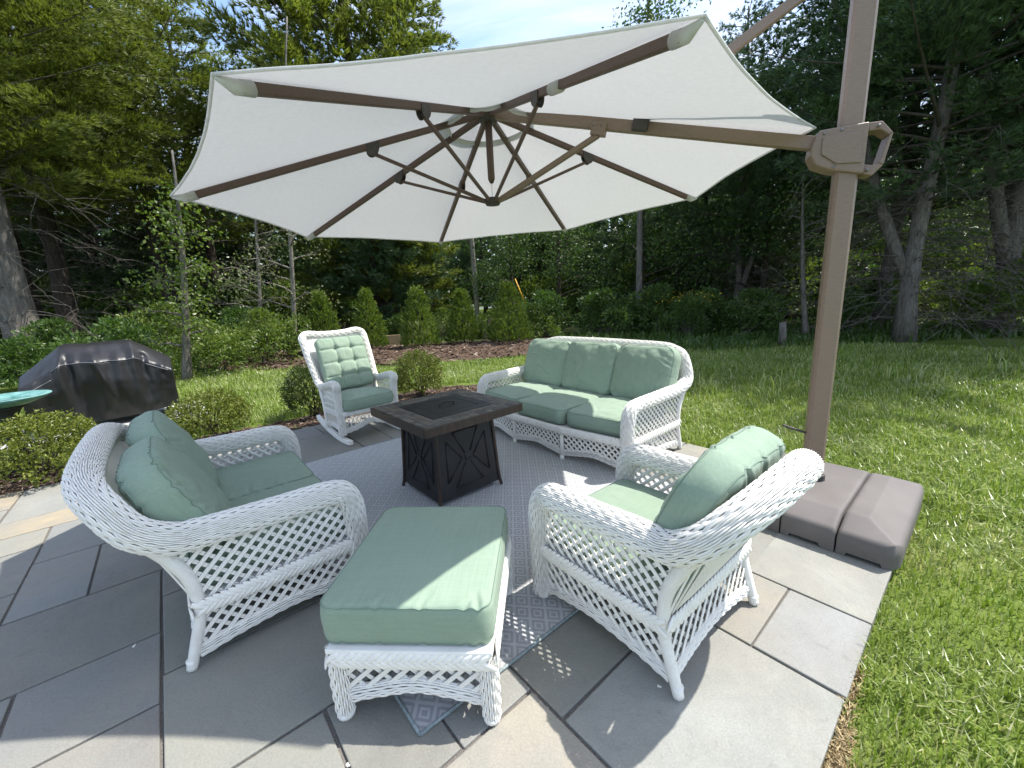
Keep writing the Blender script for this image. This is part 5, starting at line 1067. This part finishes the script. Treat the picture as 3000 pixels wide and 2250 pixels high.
# understory
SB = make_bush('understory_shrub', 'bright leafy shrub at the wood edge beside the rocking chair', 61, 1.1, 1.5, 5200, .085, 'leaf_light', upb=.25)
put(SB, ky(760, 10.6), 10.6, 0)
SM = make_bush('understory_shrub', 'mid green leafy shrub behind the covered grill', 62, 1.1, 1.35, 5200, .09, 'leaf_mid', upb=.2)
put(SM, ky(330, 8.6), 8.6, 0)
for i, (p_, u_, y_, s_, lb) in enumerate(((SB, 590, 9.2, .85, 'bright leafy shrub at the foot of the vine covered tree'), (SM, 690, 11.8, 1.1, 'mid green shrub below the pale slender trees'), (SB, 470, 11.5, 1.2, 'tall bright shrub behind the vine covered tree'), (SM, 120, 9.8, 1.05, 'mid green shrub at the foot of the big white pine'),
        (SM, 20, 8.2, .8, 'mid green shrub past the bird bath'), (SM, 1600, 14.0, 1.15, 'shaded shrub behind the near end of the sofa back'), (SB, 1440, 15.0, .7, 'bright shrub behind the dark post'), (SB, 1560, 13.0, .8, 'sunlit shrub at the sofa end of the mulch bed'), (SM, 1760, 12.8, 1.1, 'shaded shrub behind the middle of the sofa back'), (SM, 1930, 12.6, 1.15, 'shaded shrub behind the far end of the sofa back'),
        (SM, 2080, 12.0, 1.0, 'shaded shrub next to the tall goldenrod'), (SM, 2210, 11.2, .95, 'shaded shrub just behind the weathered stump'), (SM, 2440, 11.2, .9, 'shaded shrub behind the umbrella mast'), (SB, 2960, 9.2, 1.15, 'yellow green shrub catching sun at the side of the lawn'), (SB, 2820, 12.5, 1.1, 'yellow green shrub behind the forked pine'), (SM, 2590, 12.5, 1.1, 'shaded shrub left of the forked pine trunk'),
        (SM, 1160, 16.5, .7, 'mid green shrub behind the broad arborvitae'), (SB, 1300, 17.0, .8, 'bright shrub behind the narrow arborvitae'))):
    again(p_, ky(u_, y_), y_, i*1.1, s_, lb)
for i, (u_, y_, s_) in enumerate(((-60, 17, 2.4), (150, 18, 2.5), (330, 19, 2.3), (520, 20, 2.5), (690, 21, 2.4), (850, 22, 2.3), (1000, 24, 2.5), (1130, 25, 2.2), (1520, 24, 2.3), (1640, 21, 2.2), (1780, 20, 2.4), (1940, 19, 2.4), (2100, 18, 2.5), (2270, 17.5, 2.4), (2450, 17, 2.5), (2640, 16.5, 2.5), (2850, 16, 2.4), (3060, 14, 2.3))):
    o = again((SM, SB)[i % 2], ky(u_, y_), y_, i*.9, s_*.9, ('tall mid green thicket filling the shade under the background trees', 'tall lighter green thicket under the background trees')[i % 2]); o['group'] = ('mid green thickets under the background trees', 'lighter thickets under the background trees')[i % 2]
# goldenrod clump
gd_ = make_bush('goldenrod', 'tall goldenrod with yellow tips at the shaded lawn edge', 71, .8, 1.25, 2600, .10, 'leaf_mid', upb=.8, aspect=.25); put(gd_, ky(2020, 11.4), 11.4, 0)
rs = np.random.default_rng(3); Pg = np.stack([rs.normal(0, .5, 260), rs.normal(0, .4, 260), rs.uniform(1.0, 1.3, 260)], -1)[:110]; fo = MB(); leaves(fo, Pg, rdir(rs, 110, 0, 1), np.full(110, .055), rs, .5); build('flower_head', fo, M['goldenrod'], gd_, smooth=False)
# the far wood all round
rs = np.random.default_rng(9); n = 34000; a_ = rs.uniform(radians(-88), radians(88), n); r_ = rs.uniform(34, 54, n); z_ = rs.uniform(0, 1, n)**1.25*(9+3.5*vnoise(np.stack([a_*14, r_*.1, a_*0], -1))); P = np.stack([r_*np.sin(a_), r_*np.cos(a_), z_], -1)
ok = ~((z_ < 1.2) & (np.abs(a_+.07) < .05)); fo = MB(); leaves(fo, P[ok], rdir(rs, ok.sum()), np.full(ok.sum(), 1.0), rs, .6); o = build('far_wood', fo, M['leaf_mid'], smooth=False, kind='stuff'); tag(o, 'far off mass of mixed trees closing the view', 'woodland')

# ------------------------------------------------------------------ yard odds and ends
pole = Vector((ky(1396, 19.5), 19.5, -.05)); mb = MB(); tube(mb, [(0, 0, 0), (-.05, 0, 5), (-.1, 0, 9.0)], [.12, .11, .10], 12); o = build('utility_pole', mb, M['pole_wood']); o.location = pole; tag(o, 'grey wooden utility pole behind the row of arborvitae', 'utility pole')
gx = ky(1562, 19); mb = MB(); a0_, b0_ = Vector((gx, 19, 0)), Vector((pole.x, 19.5, 7.2)); d_ = (b0_-a0_)
gw_ = empty('guy_wire', 'guy wire with yellow guard running up to the utility pole', 'cable', Matrix.Translation(a0_)); tube(mb, [(0, 0, 0), tuple(d_)], .011, 5); build('wire', mb, M['wire'], gw_)
mb = MB(); tube(mb, [tuple(d_*.14), tuple(d_*.30)], .035, 8); build('guard_sleeve', mb, M['yellow'], gw_)
mb = MB(); box(mb, (0, 0, .16), (1.15, .05, .30)); o = build('plank', mb, M['plank_wood'], smooth=False, bevel=.006); o.location = (ky(1143, 12.9), 12.9, .05); tag(o, 'raw yellow wooden board edging the mulch bed', 'board')
mb = MB(); tube(mb, [(0, 0, -.05), (.01, 0, .25), (.0, .02, .50)], [.085, .075, .07], 9); o = build('tree_stump', mb, M['bark_grey']); o.location = (6.1, 9.05, 0); tag(o, 'weathered grey stump standing at the shaded lawn edge', 'stump')
mb = MB(); tube(mb, [(0, 0, -.05), (.01, 0, .4), (.0, .02, .72)], [.085, .08, .07], 9); o = build('post', mb, M['bark_dark']); o.location = (ky(1430, 12.9), 12.9, 0); tag(o, 'short dark post among the arborvitae', 'post')

# ------------------------------------------------------------------ grass: blades thin out with distance from the patio
def lawn_ok(x, y):
    a_ = x*CA+y*SA; b_ = -x*SA+y*CA; on_patio = (a_ > -3.6) & (a_ < A1+.015) & (b_ > B0+.012*vnoise(np.stack([a_*9, a_*0, a_*0], -1))) & (b_ < B1+.02); on_bed = (a_ < 3.85) & (b_ >= 4.9) & (b_ < 5.62+.1*np.sin(a_*3)) | ((a_ > 3.3) & (a_ < 3.72) & (b_ > 4.0) & (b_ < 5.7))
    red = (x > -7.6) & (x < 1.3) & (y > 9.3+.3*np.sin(x*2)) & (y < 13); gx_, gy_ = x+5.18, y-5.12; gpad = (np.abs(gx_*cos(.733)+gy_*sin(.733)) < .95) & (np.abs(-gx_*sin(.733)+gy_*cos(.733)) < .53)
    return ~(on_patio | on_bed | red | gpad)
def blades(name, n, r0, r1, pw, hgt, wid, mt, seed, test, label, cat='grass', flop=.5, ang=(-72, 66), dens=None):
    rs = np.random.default_rng(seed); r_ = r0+(r1-r0)*rs.uniform(0, 1, n)**pw; a_ = radians(ang[0])+rs.uniform(0, 1, n)*radians(ang[1]-ang[0]); x, y = r_*np.sin(a_), r_*np.cos(a_); ok = test(x, y)
    x, y, r_ = x[ok], y[ok], r_[ok]; n = len(x); cl = vnoise(np.stack([x*2.2, y*2.2, x*0], -1)); cl2 = vnoise(np.stack([x*.7, y*.7, x*0+7], -1)); hh = hgt*(1+.35*cl+.2*cl2)*rs.uniform(.55, 1.25, n)*(1+.02*r_); ww = wid*rs.uniform(.7, 1.3, n)*(1+.30*r_)
    az = rs.uniform(0, 2*pi, n)+2.5*cl2; fl = flop*rs.uniform(.15, 1.4, n)*(1+.6*cl); d = np.stack([np.cos(az), np.sin(az), az*0], -1); s = np.stack([-np.sin(az), np.cos(az), az*0], -1)*ww[:, None]*.5; zb_ = -.04+.012*vnoise(np.stack([x*.8, y*.8, x*0], -1))
    P = np.stack([x, y, zb_], -1); up = np.array([0, 0, 1.]); m1 = P+up*(hh*.55)[:, None]+d*(hh*fl*.28)[:, None]; tp = P+up*(hh*(1-.35*np.minimum(fl, 1.3)))[:, None]+d*(hh*fl)[:, None]
    V = np.stack([P-s, P+s, m1-s*.85, m1+s*.85, tp], 1); k = np.arange(n)[:, None]*5; mb = MB(); mb.add(V, quads=k+np.array([0, 1, 3, 2]), tris=k+np.array([2, 3, 4])); o = build(name, mb, M[mt], smooth=False, kind='stuff'); tag(o, label, cat); return o
def edge_strip(x, y):
    a_ = x*CA+y*SA; b_ = -x*SA+y*CA; return (b_ < B0+.0) & (b_ > B0-.05-.08*(vnoise(np.stack([a_*2.3, a_*0, a_*0], -1))+.5)) & (a_ < 1.5+.3*vnoise(np.stack([b_*40, a_*3, a_*0], -1)))
blades('grass', 245000, .5, 11.5, .92, .085, .0030, 'grass_blade', 5, lambda x, y: lawn_ok(x, y) & (y > -.6) & ~(edge_strip(x, y) & (np.random.default_rng(1).uniform(0, 1, len(x)) < .93)), 'uneven green lawn grass round the patio and beds', flop=.75)
blades('dry_grass', 170000, .5, 2.6, 1., .055, .0026, 'straw', 6, edge_strip, 'dry straw coloured grass along the patio edge', flop=1.3, ang=(20, 62))
def tall_ok(x, y): return lawn_ok(x, y) & (vnoise(np.stack([x*1.3+3, y*1.3, x*0], -1)) > .25) & (y > 4.6) & (x > 1.6)
blades('tall_grass', 2600, 5, 10.5, 1., .24, .0045, 'grass_blade', 8, tall_ok, 'longer grass tufts in the shaded part of the lawn', ang=(10, 60), flop=.5)
def weed_ok(x, y): return (y > 8.6) & (y < 13.5) & ((x > 1.5) | (x < -7.5)) 
blades('weeds', 32000, 9, 17, 1., .20, .007, 'leaf_mid', 12, weed_ok, 'low mixed weeds along the foot of the wood', 'undergrowth', flop=.8, ang=(-66, 60))
w1 = MB(); rs = np.random.default_rng(2)
for i in range(5):
    p0 = np.array([rs.normal(0, .02), rs.normal(0, .02), 0]); e = np.array([rs.normal(0, .12), rs.normal(0, .12), rs.uniform(.25, .5)]); limb(w1, catmull([p0, p0+e*.5+np.array([0, 0, .06]), p0+e], 5), .004, .0015, 4)
o = build('weed_stalk', w1, M['reed_pale']); o.location = (-3.60, 3.62, -.02); tag(o, 'pale weed stalk sprouting beside the wide shrub', 'weed')

fl = MB(); rs = np.random.default_rng(4)
for i in range(7): c_ = rs.normal(0, .004, 3)*np.array([1, 1, .3])+np.array([0, 0, .004]); lathe(fl, [(.001, -.003), (.004, -.001), (.0045, .001), (.001, .003)], 6, c_)
for (u_, v_) in ((392, 1895), (1929, 2011), (1018, 2241)):
    p_ = gp(u_, v_); o = link('seed_fluff', fl.mesh('seed_fluff') if u_ == 392 else bpy.data.meshes['seed_fluff'], None, M['paintwood']); o.location = (p_.x, p_.y, 0); o.rotation_euler = (0, 0, u_); o.scale = (.7,)*3; tag(o, 'tiny pale seed fluff lying on a flagstone', 'seed', 'pale specks on the flagstones')
